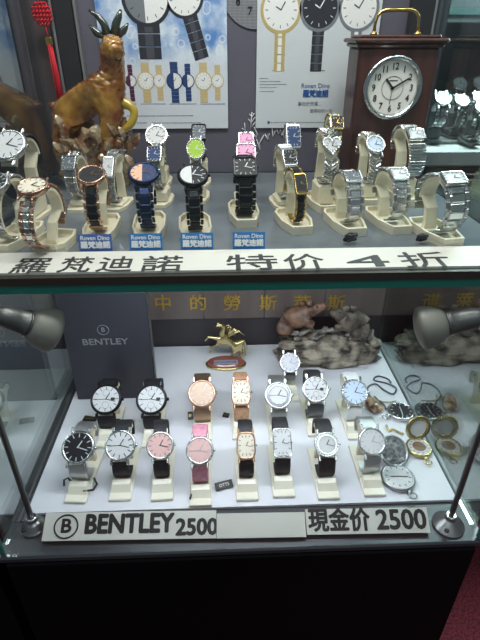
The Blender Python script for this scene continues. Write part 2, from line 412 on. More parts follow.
def strap_mesh(lp, kind, w, m1, m2, a, side):
    mb = MB(); th = 0.0022
    if kind in ('leather', 'mesh'):
        th = 0.0024 if kind == 'leather' else 0.0016
        for (p, q) in (((a, R(145)),) if side == 0 else ((R(215), 2 * math.pi - a),)):
            psis = lp.walk(p, q, 0.003) + [q]; rs = []
            for k in psis:
                M = frame(lp, k, 0); tp = 1 - 0.12 * min(1, max(0, (min(k, 2 * math.pi - k) - a) / 1.6)); hw = w / 2 * tp
                rs.append([M @ Vector(v) for v in ((-hw, 0, -th / 2), (hw, 0, -th / 2), (hw, 0, th * 0.1), (hw * 0.86, 0, th / 2), (-hw * 0.86, 0, th / 2), (-hw, 0, th * 0.1))])
            mb.rings([r[::-1] for r in rs], m1, None, False)
        return mb
    pitch = {'links': 0.0062, 'bars': 0.0036, 'braid': 0.0046, 'bangle': 0.0095, 'hlinks': 0.0082}[kind]
    psis = lp.walk(a, R(145), pitch) if side == 0 else [2 * math.pi - k for k in reversed(lp.walk(a, R(145), pitch))]
    for i, k in enumerate(psis):
        M = frame(lp, k, 0); g = pitch * 0.93; back = abs(k - math.pi) < R(75)
        if back: mb.box((0, 0, 0), (w * 0.9, g, th), m1, M, 0.0006)
        elif kind == 'bars': mb.box((0, 0, 0), (w, g * 0.86, th), m1, M, 0.0008)
        elif kind == 'bangle': mb.box((0, 0, 0), (w, g * 1.02, th), m1, M, 0.0007); mb.box((0, 0, 0.0006), (w * 0.4, g * 0.8, th), m2, M, 0.0006)
        elif kind == 'braid':
            for sx in (-1, 1):
                Q = M @ T((sx * w * 0.25, 0, 0)) @ Matrix.Rotation(sx * R(32), 4, 'Z')
                mb.box((0, 0, 0), (w * 0.52, g * 0.62, th * 1.2), m1, Q, 0.0009)
        elif kind == 'hlinks':
            mb.box((0, 0, 0.0002), (w * 0.62, g, th), m2, M, 0.0009)
            for sx in (-1, 1): mb.box((sx * w * 0.41, g * 0.35, 0), (w * 0.17, g * 0.9, th), m1, M, 0.0006)
        else:
            mb.box((0, 0, 0.0003), (w * 0.40, g, th), m2, M, 0.0008)
            for sx in (-1, 1): mb.box((sx * w * 0.355, g * 0.5 * (i % 1), 0), (w * 0.28, g, th), m1, M, 0.0008)
    return mb
def shelf_stand(lp, big=True, lift=0.0, room=9.0, wide=False):
    """hexagonal tray foot, neck and C shaped collar"""
    hw = (0.0215 if wide else 0.0172) if big else 0.014; f = min(lp.front + (0.012 if big else 0.003), room); bk = lp.front + (0.004 if big else 0.002)
    hx = [(-hw * 0.62, -f), (hw * 0.62, -f), (hw, -f * 0.35), (hw, bk * 0.6), (hw * 0.7, bk), (-hw * 0.7, bk), (-hw, bk * 0.6), (-hw, -f * 0.35)]
    base = MB().prism(hx, 0, 0.004, CREAM)
    rim = MB() if big else None
    inn = [(x * 0.88, y * 0.9) for x, y in hx]
    rs = [[(x, y, 0.0035) for x, y in hx], [(x, y, 0.009) for x, y in hx], [(x, y, 0.009) for x, y in inn], [(x, y, 0.0035) for x, y in inn]]
    if rim: rim.rings(rs, CREAM, None, False, (False, False))
    if lift > 0: base.box((0, 0.0, 0.004 + lift / 2), (0.020, lp.front * 1.3, lift), CREAM, None, 0.002)
    return base, rim
def case_stand(lp):
    f, bk = lp.front + 0.026, lp.front - 0.002; fr = -lp.front
    base = MB().box((0, (bk - f) / 2, 0.0022), (0.028, f + bk, 0.004), CREAMW, None, 0.0008)
    # inclined block in front of the lower strap
    base.rings([[(-0.0125, fr - 0.016, 0.0038), (0.0125, fr - 0.016, 0.0038), (0.0125, fr - 0.002, 0.0038), (-0.0125, fr - 0.002, 0.0038)],
                [(-0.0115, fr - 0.009, 0.012), (0.0115, fr - 0.009, 0.012), (0.0115, fr - 0.0024, 0.014), (-0.0115, fr - 0.0024, 0.014)]], CREAMW, None, False)
    return base, None
def collar(lp, rw, th=0.0028):
    mb = MB(); psis = [R(-118) + i * R(200) / 22 for i in range(23)]
    rs = []
    for k in psis:
        M = frame(lp, k, -0.0022)
        rs.append([M @ Vector(v) for v in ((-rw / 2, 0, -th), (-rw / 2, 0, 0), (rw / 2, 0, 0), (rw / 2, 0, -th))])
    mb.rings(rs, CREAM, None, False)
    for f in range(len(mb.sm)): mb.sm[f] = False
    # neck: from the foot up through the gap of the strap to the collar
    p, _, _ = lp.at(math.pi, -0.0022); q = lp.c + lp.n * (-lp.B * 0.15)
    e, _, _ = lp.at(R(-112), -0.0042)
    w = rw * 0.55
    sec = lambda P, hw, hy: [(-hw, P.y - hy, P.z), (hw, P.y - hy, P.z), (hw, P.y + hy, P.z), (-hw, P.y + hy, P.z)]
    foot = Vector((0, p.y, -0.0035))
    mb.rings([sec(foot, w * 0.8, 0.003), sec(p, w * 0.7, 0.003)] + [sec((p + e) / 2 + (lp.c - (p + e) / 2) * 0.22, w * 0.7, 0.0022), sec(e, w * 0.8, 0.0012)], CREAM, None, False)
    return mb
def make_watch(label, u, v, wpx, shape='round', asp=1.0, cm=STEEL, dial=D_WHITE, strap=('links', 0.5, STEEL, STEEL2), e=58, h=0, zone='shelf', lift=0.0,
               AB=None, gems=False, marks=INK, group=None, numerals=False, dial2=None, sub=False, stand=None, bezel=None, big=True, standlabel=None, third=False, dz=0.0, inner=None, y=None):
    z0 = {'shelf': SHELF_Z, 'floor': FLOOR_Z, 'far': 1.1692}[zone]
    A, B = AB or ((0.033, 0.028) if zone != 'floor' else (0.036, 0.022))
    lp = Loop(A, B, R(e)); zb = z0 + 0.0042 + lift
    P, t = at_z(u, v, zb + lp.dial.z)
    if y is not None:
        P, t = at_y(u, v, y); lift = max(0.0, P.z - z0 - 0.0042 - lp.dial.z); zb = P.z - lp.dial.z
    rz = R(h); Rz = Matrix.Rotation(rz, 3, 'Z')
    loc = P - Rz @ lp.dial; loc.z = zb + 0.0020
    w = wpx * t / F; hgt = w * asp; sw = w * strap[1]
    w_ = thing('wrist_watch', label, 'watch', loc, rz, group)
    D = frame(lp, 0, 0.0)
    th = 0.0042 + 0.08 * w
    out = outline(shape, w, hgt, 32 if shape != 'heart' else 40)
    c = MB(); z1 = th - 0.0012
    c.stack(out, [(0.90, -0.0010), (1.0, z1 * 0.25), (1.0, z1 * 0.72), (0.95, z1), (0.86, z1 + 0.0002), (0.83, z1 - 0.0008)], cm, D, shape in ('round', 'oval', 'tonneau'), (True, False))
    for sy in (-1, 1):                                                  # lugs
        for sx in (-1, 1):
            if shape in ('round', 'oval', 'tonneau'):
                c.box((sx * sw * 0.46, sy * (hgt / 2 + 0.0006), z1 * 0.25), (max(0.0022, sw * 0.14), 0.0075, z1 * 0.55), cm, D, 0.0008)
    if numerals or gems:
        n = 28
    cs = c.build('watch_case', w_)
    if gems:
        g = MB(); n = 26
        for i in range(n):
            x, y = outline(shape, w * 0.90, hgt * 0.90, n)[i]; g.ball((x, y, z1 + 0.0003), w * 0.042, CRYSTAL, D, 6, 4)
        g.build('gem_bezel', w_)
    if inner:
        MB().stack(out, [(0.82, z1 - 0.0005), (0.80, z1 + 0.0006), (0.66, z1 + 0.0006), (0.64, z1 - 0.0004)], inner, D, False, (False, False)).build('inner_ring', w_)
    zd = z1 - 0.0007; d = MB()
    d.stack(out, [(0.84, zd - 0.0004), (0.84, zd)], dial, D)
    if dial2:                                                            # second tone over one half of the dial
        half = [(x * 0.8, y * 0.8) for x, y in out if x <= 0]
        d.prism(half, zd + 0.00002, zd + 0.0001, dial2, D)
    dl = d.build('dial', w_)
    mk = MB(); rr = 0.70
    for i in range(12):
        a = math.pi / 2 - i * math.pi / 6; ca, sa = math.cos(a), math.sin(a)
        if shape in ('rect', 'tonneau'):
            k = min(1 / max(abs(ca), 1e-6), 1 / max(abs(sa), 1e-6)) * (0.9 if shape == 'tonneau' else 1.0)
        else: k = 1.0
        if shape == 'heart': k = 0.72
        x, y = ca * k * w / 2 * rr, sa * k * hgt / 2 * rr
        ln = w * (0.11 if not numerals else 0.12)
        Q = D @ T((x, y, zd + 0.0002)) @ Matrix.Rotation(a, 4, 'Z')
        mk.box((0, 0, 0), (ln, w * (0.02 if not numerals else 0.030), 0.0002), marks, Q)
    mk.build('hour_markers', dl)
    for ang, ln, wd, nm in ((R(60), 0.24, 0.032, 'hour_hand'), (R(-15), 0.34, 0.024, 'minute_hand')) + (((R(183), 0.36, 0.016, 'second_hand'),) if third else ()):
        L_ = ln * min(w, hgt * 1.05)
        MB().box((L_ * 0.42, 0, 0), (L_, w * wd, 0.0002), marks, D @ T((0, 0, zd + 0.0004)) @ Matrix.Rotation(ang, 4, 'Z')).build(nm, dl)
    if sub:
        s_ = MB()
        for x, y in ((0, 0.2), (0, -0.2)):
            s_.tube([(x * w + w * 0.11 * math.cos(k), y * w + w * 0.11 * math.sin(k), zd + 0.0002) for k in [i * math.pi / 7 for i in range(14)]], 0.00022, marks, D, 4, True)
        s_.box((w * 0.22, 0, zd + 0.0002), (w * 0.13, w * 0.09, 0.0002), marks, D)
        s_.build('subdials', dl)
    if shape != 'heart':
        MB().lathe([(w * 0.045, 0), (w * 0.055, 0.0006), (w * 0.055, w * 0.05), (w * 0.04, w * 0.065)], cm, D @ T((w / 2 * 0.98, 0, z1 * 0.5)) @ Matrix.Rotation(R(90), 4, 'Y'), 12).build('crown', w_)
    gap = math.asin(min(0.9, (hgt / 2 * (0.96 if shape in ('round', 'oval', 'tonneau', 'heart') else 0.99)) / A)) + (0.03 if strap[0] in ('leather', 'mesh') else 0.10)
    for side in (0, 1): strap_mesh(lp, strap[0], sw, strap[2], strap[3] if len(strap) > 3 else strap[2], gap, side).build({'leather': 'strap', 'mesh': 'mesh_band'}.get(strap[0], 'bracelet'), w_)
    # the stand under it
    sl = ('grey stand under the ' if zone == 'far' else 'cream stand under the ') + label
    st = thing('watch_stand', sl, 'watch stand', (loc.x, loc.y, z0 + 0.0002), rz, {'shelf': 'watch stands on the glass shelf', 'floor': 'watch stands on the white panel', 'far': 'watch stands on the far counter'}[zone])
    base, rim = (shelf_stand(lp, big, lift, loc.y - 0.441, 120 < u < 440 and e >= 50 and y is None) if zone != 'floor' else case_stand(lp))
    base.build('foot', st)
    if rim: rim.build('rim', st)
    co = collar(lp, min(0.017, max(0.011, sw * 0.8)) if zone == 'shelf' else max(0.010, sw * 0.75)).build('collar', st); co.location = (0, 0, 0.0052 + lift)
    return w_, P, t
GU, GL = 'watches on the glass shelf', 'watches on the white panel'
LK = lambda k, m=STEEL, m2=STEEL2, kind='links': (kind, k, m, m2)
SMALL = (0.0255, 0.024)
U = [
 dict(label='dark dialled steel watch beyond the rose gold silver dialled watch', u=-3, v=188, wpx=28, dial=D_BLACK, cm=STEEL2, strap=LK(.55), e=60, marks=PALEINK, h=-8),
 dict(label='large white dialled watch with black leather strap beneath red tassel', u=10, v=150, wpx=38, asp=1.0, dial=D_SILVER, strap=('leather', .56, BLACKL), e=52, AB=(.036, .029), y=0.535, h=-6, big=False),
 dict(label='rose gold watch with silver dial and two tone bracelet', u=34, v=192, wpx=32, cm=ROSE, dial=D_CREAM, strap=LK(.5, ROSE, STEEL), e=74, h=-9),
 dict(label='small square grey dialled steel watch standing before the amber goat', u=70, v=166, wpx=15, shape='rect', dial=D_GREY, strap=LK(.8), e=42, h=-6, AB=SMALL, marks=PALEINK, y=0.575, big=False),
 dict(label='black dialled rose gold watch with black and rose bracelet', u=92, v=180, wpx=28, cm=ROSE, dial=D_BLACK, strap=LK(.56, ROSE, BLACKM, 'hlinks'), e=64, h=2, marks=ROSE),
 dict(label='slim white rectangular steel bracelet watch before the amber goat', u=109, v=170, wpx=12, shape='rect', asp=1.9, strap=LK(.95, STEEL, STEEL2, 'hlinks'), e=36, h=-8, AB=(.030, .022), y=0.575, big=False),
 dict(label='blue metal watch with peach and blue dial', u=144, v=178, wpx=31, cm=BLUEM, dial=D_BLUE, dial2=D_PEACH, strap=LK(.56, BLUEM, BLUEM, 'hlinks'), e=64, h=4, marks=ROSE),
 dict(label='round white dialled steel watch behind the small pale blue square watch', u=157, v=139, wpx=23, e=42, strap=LK(.42), AB=SMALL, gems=True, big=False, y=0.685),
 dict(label='small square pale blue dialled steel watch behind the blue metal watch', u=155, v=157, wpx=15, shape='rect', asp=1.1, dial=D_BLUE, strap=LK(.75), e=42, h=-4, AB=SMALL, marks=PALEINK, big=False, y=0.59),
 dict(label='small black square watch behind the green dialled watch', u=199, v=135, wpx=15, shape='rect', asp=1.2, cm=BLACKM, dial=D_GREY, strap=LK(.8, BLACKM, STEEL2), e=44, AB=(.023, .019), lift=.014, big=False, marks=PALEINK, y=0.685),
 dict(label='oval green dialled steel watch', u=196, v=152, wpx=19, shape='oval', asp=1.25, dial=D_GREEN, strap=LK(.6), e=40, AB=SMALL, gems=True, big=False, marks=PALEINK, y=0.605),
 dict(label='black metal watch with half black half white dial', u=193, v=180, wpx=31, cm=BLACKM, dial=D_BLACK, dial2=D_WHITE, strap=LK(.55, BLACKM, BLACKM, 'hlinks'), e=62, h=4, marks=PALEINK),
 dict(label='small pink square watch at the back of its file', u=246, v=143, wpx=16, shape='rect', dial=D_HOTPINK, gems=True, strap=LK(.8), e=42, AB=(.024, .022), big=False, y=0.685),
 dict(label='pink square watch between black square watch and pink twin', u=246, v=156, wpx=20, shape='rect', dial=D_HOTPINK, gems=True, strap=LK(.8), e=42, AB=SMALL, big=False, y=0.6),
 dict(label='black square watch with wide black bracelet before two pink watches', u=245, v=171, wpx=24, shape='rect', asp=.95, cm=BLACKM, dial=D_BLACK, strap=LK(.86, BLACKM, BLACKM, 'hlinks'), e=50, h=2, marks=PALEINK),
 dict(label='tall rectangular blue dialled steel watch below the white script', u=293, v=139, wpx=15, shape='rect', asp=1.6, dial=D_BLUE, strap=LK(.7), e=32, h=4, AB=(.026, .020), big=False, numerals=True, marks=PALEINK, y=0.69),
 dict(label='steel bangle watch with black rectangular dial behind slim gold watch', u=289, v=161, wpx=14, shape='rect', asp=1.3, dial=D_BLACK, strap=LK(1.0, STEEL, STEEL2, 'bars'), e=44, AB=(.031, .025), marks=PALEINK, big=False, y=0.57, h=8),
 dict(label='slim gold rectangular watch with black dial and dark strap', u=300, v=187, wpx=13, shape='rect', asp=1.75, cm=GOLD, dial=D_BLACK, strap=LK(.85, GOLD, BLACKM, 'hlinks'), e=40, h=8, AB=(.029, .023), marks=GOLD),
 dict(label='small gold square watch standing behind the heart dialled watch', u=336, v=126, wpx=14, shape='rect', cm=PALEGOLD, dial=D_BLACK, strap=LK(.85, PALEGOLD, STEEL), e=40, lift=.016, AB=SMALL, big=False, marks=GOLD, y=0.632),
 dict(label='silver watch with heart shaped white dial and braided bracelet', u=331, v=149, wpx=20, shape='heart', gems=True, strap=LK(.75, STEEL, STEEL, 'braid'), e=34, AB=(.031, .024), y=0.57, h=4),
 dict(label='steel watch with dark rectangular dial before the heart dialled watch', u=352, v=181, wpx=18, shape='rect', asp=.85, dial=D_GREY, strap=LK(.95, STEEL2, STEEL, 'hlinks'), e=62, AB=(.030, .024), marks=PALEINK, h=7),
 dict(label='round jewelled silver watch with braided bracelet before wooden clock', u=374, v=148, wpx=20, gems=True, dial=D_PALEBLUE, strap=LK(.66, STEEL, STEEL, 'braid'), e=46, AB=(.032, .022), y=0.6, h=5),
 dict(label='steel watch with pale rectangular dial before jewelled round watch', u=398, v=178, wpx=19, shape='rect', asp=.85, dial=D_SILVER, strap=LK(.95, STEEL2, STEEL, 'hlinks'), e=62, AB=(.030, .025), h=7),
 dict(label='steel watch with expanding bar bracelet before wooden clock', u=415, v=138, wpx=18, shape='rect', asp=.75, dial=D_SILVER, strap=LK(1.0, STEEL, STEEL2, 'bars'), e=54, AB=(.034, .024), lift=.012, y=0.605, h=6),
 dict(label='big wide steel bracelet watch at the end by side glass', u=452, v=183, wpx=26, shape='rect', asp=.7, dial=D_SILVER, strap=LK(1.0, STEEL2, STEEL, 'hlinks'), e=64, AB=(.030, .028), h=9),
]
UP_ = [make_watch(zone='shelf', group=GU, **d) for d in U]
LW = [
 dict(label='black dialled steel watch with steel mesh band', u=79.5, v=449, wpx=33, dial=D_BLACK, strap=('mesh', .58, MESHS), marks=PALEINK, h=-4),
 dict(label='silver cased white dialled watch with black leather strap', u=121, v=447, wpx=31, strap=('leather', .56, BLACKL), numerals=True, third=True),
 dict(label='pale pink dialled steel watch with black leather strap', u=160.5, v=447, wpx=28, dial=D_PINK, strap=('leather', .56, BLACKL), h=3),
 dict(label='pink dialled watch with pink leather strap', u=200, v=452, wpx=28, dial=D_PINK, strap=('leather', .6, PINKL), marks=STEEL2, third=True),
 dict(label='barrel shaped gold watch with black leather strap', u=246, v=447, wpx=20, shape='tonneau', asp=1.38, cm=ROSE, dial=D_CREAM, strap=('leather', .78, BLACKL), numerals=True),
 dict(label='rectangular crystal set watch with black strap', u=282, v=444, wpx=19, shape='rect', asp=1.55, gems=True, strap=('leather', .84, BLACKL), numerals=True),
 dict(label='round crystal set watch with white dial and black strap', u=326, v=446, wpx=25, gems=True, strap=('leather', .7, BLACKL), inner=STEEL),
 dict(label='white dialled steel watch with mesh band beside the silver pocket watch', u=371, v=443, wpx=28, dial=D_WHITE, strap=('mesh', .62, MESHS), marks=STEEL2),
 dict(label='black cased white watch behind the black dialled mesh watch', u=107, v=401, wpx=31, cm=BLACKM, sub=True, third=True, strap=('leather', .6, BLACKL)),
 dict(label='black cased white watch beside the round rose gold watch', u=152, v=401, wpx=31, cm=BLACKM, sub=True, third=True, strap=('leather', .6, BLACKL)),
 dict(label='round rose gold watch with rose mesh band', u=202, v=395, wpx=28, cm=ROSE, dial=D_ROSE, strap=('mesh', .62, MESHR), marks=D_WHITE),
 dict(label='barrel shaped gold watch with tan strap', u=241, v=394, wpx=20, shape='tonneau', asp=1.32, cm=ROSE, dial=D_CREAM, strap=('leather', .76, BEIGEL), numerals=True),
 dict(label='thick ringed steel watch with white dial and pale mesh band', u=278, v=397, wpx=28, strap=('mesh', .6, MESHS), inner=DARKST, third=True),
 dict(label='steel chronograph with grey mesh band before the rock ornament', u=315, v=391, wpx=27, strap=('mesh', .62, MESHG), sub=True, third=True),
 dict(label='crystal set watch with pale blue dial and white strap', u=354, v=394, wpx=27, gems=True, dial=D_PALEBLUE, strap=('leather', .6, WHITEL)),
]
LP_ = [make_watch(zone='floor', group=GL, e=52, **d) for d in LW]
LP_.append(make_watch('small steel watch with lilac centred dial against the rock', 289.5, 364, 21, zone='floor', group=GL, e=46, dial=D_WHITE, strap=('leather', .6, DARKST), lift=0.010, AB=(.024, .019), inner=None, numerals=True, marks=D_LILAC))

# watches on the further counter, beyond the glass beside the clock
FAR = [
 dict(label='steel watch on grey counter nearest the wooden clock', u=442, v=101, wpx=17, y=1.00, strap=LK(.7)),
 dict(label='white dialled steel watch at the back of the far counter', u=459, v=86, wpx=16, y=1.15, strap=LK(.6)),
 dict(label='steel watch at the back corner of the far counter', u=479, v=85, wpx=16, y=1.15, strap=LK(.6)),
 dict(label='steel watch in the middle of the far counter', u=461, v=103, wpx=15, y=1.03, strap=LK(.6), dial=D_SILVER),
 dict(label='steel watch with pale blue dial on the far counter', u=480, v=101, wpx=17, y=1.03, dial=D_PALEBLUE, strap=LK(.6)),
 dict(label='steel watch at the front of the far counter', u=481, v=110, wpx=15, y=.965, strap=LK(.6, DARKST)),
]
cream_keep = CREAM; CREAM = mat('grey plastic stand', (92, 98, 98), 0.4)
for d in FAR: make_watch(zone='far', group='watches on the far counter', e=48, big=False, **d)
CREAM = cream_keep

# ================================================================ THE POSTERS ON THE BACK PANEL
def pt(u, v, y): return at_y(u, v, y)[0]
YP = YB - 0.0005
def sheet(name, label, u0, u1, v1, m):
    a = pt(u0, 30, YP); b = pt(u1, 30, YP); c = pt(240, v1, YP)
    z1 = 1.60
    o = MB().box(((a.x + b.x) / 2, YP - 0.0002, (c.z + z1) / 2), (b.x - a.x, 0.0012, z1 - c.z), m).build(name)
    me = o.data; ctr = Vector(((a.x + b.x) / 2, YP, c.z)); me.transform(T(-ctr)); o.location = ctr
    tag(o, label, 'poster'); return o, ctr
SKYP = mat('sky print', (180, 200, 225), 0.35); N, L, b_ = nodes(SKYP)
tc = N.new('ShaderNodeTexCoord'); sx_ = N.new('ShaderNodeSeparateXYZ'); L.new(tc.outputs['Object'], sx_.inputs[0])
nz = N.new('ShaderNodeTexNoise'); nz.inputs['Scale'].default_value = 28; nz.inputs['Detail'].default_value = 5; L.new(tc.outputs['Object'], nz.inputs[0])
cr = N.new('ShaderNodeValToRGB'); e0, e1 = cr.color_ramp.elements; e0.position, e1.position = 0.38, 0.62
e0.color = (*srgb((92, 138, 200)), 1); e1.color = (*srgb((214, 226, 240)), 1); L.new(nz.outputs[0], cr.inputs[0])
vo = N.new('ShaderNodeTexVoronoi'); vo.inputs['Scale'].default_value = 55; L.new(tc.outputs['Object'], vo.inputs[0])
bu = N.new('ShaderNodeValToRGB'); bu.color_ramp.elements[0].position = 0.20; bu.color_ramp.elements[0].color = (0, 0, 0, 1)
bu.color_ramp.elements[1].position = 0.25; bu.color_ramp.elements[1].color = (0.6, 0.6, 0.6, 1); q = bu.color_ramp.elements.new(0.32); q.color = (0, 0, 0, 1)
L.new(vo.outputs['Distance'], bu.inputs[0])
m1 = N.new('ShaderNodeMix'); m1.data_type = 'RGBA'; m1.inputs['B'].default_value = (0.9, 0.95, 1, 1); L.new(bu.outputs[0], m1.inputs['Factor']); L.new(cr.outputs[0], m1.inputs['A'])
mr = N.new('ShaderNodeMapRange'); mr.inputs['From Min'].default_value = 0.075; mr.inputs['From Max'].default_value = 0.105; L.new(sx_.outputs[2], mr.inputs['Value'])
m2 = N.new('ShaderNodeMix'); m2.data_type = 'RGBA'; m2.inputs['A'].default_value = (*srgb((212, 218, 228)), 1); L.new(mr.outputs[0], m2.inputs['Factor']); L.new(m1.outputs['Result'], m2.inputs['B'])
L.new(m2.outputs['Result'], b_.inputs['Base Color'])
PALEP = mat('pale print', (206, 212, 218), 0.35)
post1, c1 = sheet('poster', 'blue and white poster of watches with bubbles hanging behind the amber goat', 98, 227, 128, SKYP)
post2, c2 = sheet('poster', 'pale poster of three round watches hanging beside the wooden clock', 257, 379, 128, PALEP)
PR_DARK = mat('printed dark', (48, 50, 58), 0.4); PR_GOLD = mat('printed gold', (204, 184, 138), 0.4); PR_PURP = mat('printed plum', (84, 44, 74), 0.4)
PR_BLUE = mat('printed blue', (46, 68, 118), 0.4); PR_WHITE = mat('printed white', (234, 235, 236), 0.4); PR_GREY = mat('printed grey', (120, 126, 134), 0.4); PR_TAN = mat('printed yellow gold', (190, 170, 112), 0.4)
PR_MID = mat('printed mid grey', (74, 77, 86), 0.4)
PR_WORD = mat('printed word blue', (40, 84, 152), 0.4)
def flat(parent, ctr, name='printed_watch'):
    mb = MB(); return mb
def printed(parent, ctr, u, v, rpx, band_px, h_up, h_dn, face, rim, band, tilt=0.0, half=None, split=True):
    c, t = at_y(u, v, YP - 0.001); k = t / F * 1.0
    M = T(c - ctr) @ Matrix.Rotation(tilt, 4, 'Y') @ STAND
    r = rpx * k * 1.08; bw = band_px * k; mb = MB()
    sv = 1.0
    for s0, s1 in ((r * 0.75, r + h_up * k), (-r - h_dn * k, -r * 0.75)):
        n = max(2, int(abs(s1 - s0) / (0.0042 * max(1, rpx / 8))))
        for i in range(n):
            a = s0 + (s1 - s0) * i / n; b = s0 + (s1 - s0) * (i + 0.94) / n
            mb.box((0, (a + b) / 2, 0.00005), (bw, b - a, 0.0001), band, M)
            if split: mb.box((0, (a + b) / 2, 0.00012), (bw * 0.36, (b - a) * 0.9, 0.0001), PR_MID if band is PR_DARK else PR_WHITE, M)
    n = 30; circ = lambda q: [(q * math.cos(2 * math.pi * i / n), q * math.sin(2 * math.pi * i / n)) for i in range(n)]
    mb.prism(circ(r), 0.0001, 0.0002, rim, M); mb.prism(circ(r * 0.86), 0.0002, 0.0003, face, M)
    if half:
        mb.prism([(x, y) for x, y in circ(r * 0.86) if x <= 0.0001], 0.0003, 0.00036, half, M)
    ink = PR_WHITE if face in (PR_DARK,) else PR_DARK
    for i in range(12):
        a = i * math.pi / 6; mb.box((0, 0, 0), (r * 0.14, r * 0.03, 0.0001), ink, M @ T((math.cos(a) * r * 0.7, math.sin(a) * r * 0.7, 0.0004)) @ Matrix.Rotation(a, 4, 'Z'))
    for a, l in ((R(60), 0.42), (R(150), 0.3)):
        mb.box((l * r * 0.45, 0, 0.00045), (l * r, r * 0.05, 0.0001), ink, M @ Matrix.Rotation(a, 4, 'Z'))
    return mb.build('printed_watch', parent)
printed(post1, c1, 146, -2, 23, 23, 40, 29, PR_WHITE, PR_DARK, PR_DARK, half=PR_GREY, split=True)
printed(post1, c1, 184, -4, 18, 15, 30, 38, PR_WHITE, PR_DARK, PR_DARK, tilt=R(-16), split=True)
for u, r, w, hu, hd, f, rim, bd, hf in ((131, 5.2, 4.5, 9, 13, PR_WHITE, PR_PURP, PR_PURP, PR_PURP), (146, 8, 8, 8, 11, PR_WHITE, PR_GOLD, PR_GOLD, None), (159.5, 6, 6, 8, 11, PR_WHITE, PR_GOLD, PR_GOLD, None),
        (174.5, 7.5, 7.5, 9, 12, PR_WHITE, PR_BLUE, PR_BLUE, PR_BLUE), (188, 6, 5.5, 9, 12, PR_WHITE, PR_BLUE, PR_BLUE, PR_BLUE), (203.5, 8, 7.5, 8, 11, PR_WHITE, PR_GOLD, PR_GOLD, None), (217.5, 6, 5.5, 8, 11, PR_WHITE, PR_GOLD, PR_GOLD, None)):
    printed(post1, c1, u, 81, r, w, hu, hd, f, rim, bd, half=hf, split=False)
def lines(parent, ctr, spec, m):
    mb = MB()
    for u0, u1, v in spec:
        a, t = at_y(u0, v, YP - 0.001); b = pt(u1, v, YP - 0.001)
        x = a.x
        while x < b.x:
            w = random.uniform(0.0012, 0.004); mb.box((min(x + w / 2, b.x) - ctr.x, a.y - ctr.y, a.z - ctr.z), (w, 0.0001, 0.0011), m); x += w + 0.0009
    mb.build('small_print', parent)
lines(post1, c1, ((126, 136, 104), (141, 165, 104), (170, 195, 104), (200, 224, 104), (127, 192, 116), (124, 146, 123), (152, 200, 123)), PR_GREY)
lines(post2, c2, ((260, 268, 78.5), (260, 280, 81.5), (260, 286, 84.5), (260, 277, 87.5), (260, 274, 91.5), (272, 284, 70.5), (310, 324, 70.5), (268, 292, 122.5), (296, 340, 122.5)), PR_GREY)
printed(post2, c2, 281, 10, 19, 11, 30, 34, PR_WHITE, PR_TAN, PR_TAN, split=True)
printed(post2, c2, 320, 8, 19, 12, 30, 36, PR_DARK, PR_GREY, PR_DARK, split=True)
printed(post2, c2, 359, 8, 19, 11, 30, 36, PR_WHITE, PR_GREY, PR_GREY, split=True)
def word(s, u, v, size, m, parent, ctr, bold=0.0, sx=1.0, nm='lettering'):
    text(s, size, m, parent, T(pt(u, v, YP - 0.0012) - ctr) @ STAND, nm, bold, 0.0001, sx=sx)
word('Roven Dino', 315.5, 86, 0.0085, PR_WORD, post2, c2)
word('羅梵迪諾', 315.5, 94, 0.0100, PR_WORD, post2, c2, 0.0004, 0.93)
word('喜在於你意…', 310, 104, 0.0060, PR_GREY, post2, c2); word('值得你的一生', 321, 111, 0.0056, PR_GREY, post2, c2)
MB().box(pt(268.5, 122.5, YP - 0.001) - c2, (0.003, 0.0001, 0.004), PR_WORD).build('printed_badge', post2)

# ================================================================ RED KNOT AND TASSEL outside the upper left glass
kp = at_y(42, 14, 0.735)[0]
kt = thing('hanging_tassel', 'red knotted cord with long red tassel hanging at the corner behind the goat', 'tassel', kp)
mb = MB()
for i in range(5):
    for j in range(5):
        if abs(i - 2) + abs(j - 2) <= 3: mb.tube([((i - 2) * 0.0042 + 0.0032 * math.cos(k), 0.002 * math.sin(k * 2), (j - 2) * 0.0046 + 0.0034 * math.sin(k)) for k in [q * math.pi / 6 for q in range(12)]], 0.0010, RED, None, 5, True)
mb.build('knot', kt)
MB().tube([(0, 0, 0.010), (0, 0, 0.09)], 0.0008, RED).tube([(0.001, 0, -0.010), (0.003, 0, -0.026)], 0.0008, RED).build('cord', kt)
MB().box((0.003, 0, -0.030), (0.008, 0.006, 0.010), GOLD, None, 0.001).build('collar_bead', kt)
mb = MB()
for i in range(24):
    a = i * 2.399; r = 0.0040 * math.sqrt(i / 24)
    mb.tube([(0.003 + r * math.cos(a) * 0.7, r * math.sin(a), -0.034), (0.004 + r * math.cos(a), r * math.sin(a), -0.07), (0.005 + r * math.cos(a) * 1.3, r * math.sin(a), -0.118 - 0.004 * (i % 3))], 0.0007, RED, None, 4)
mb.build('tassel', kt)

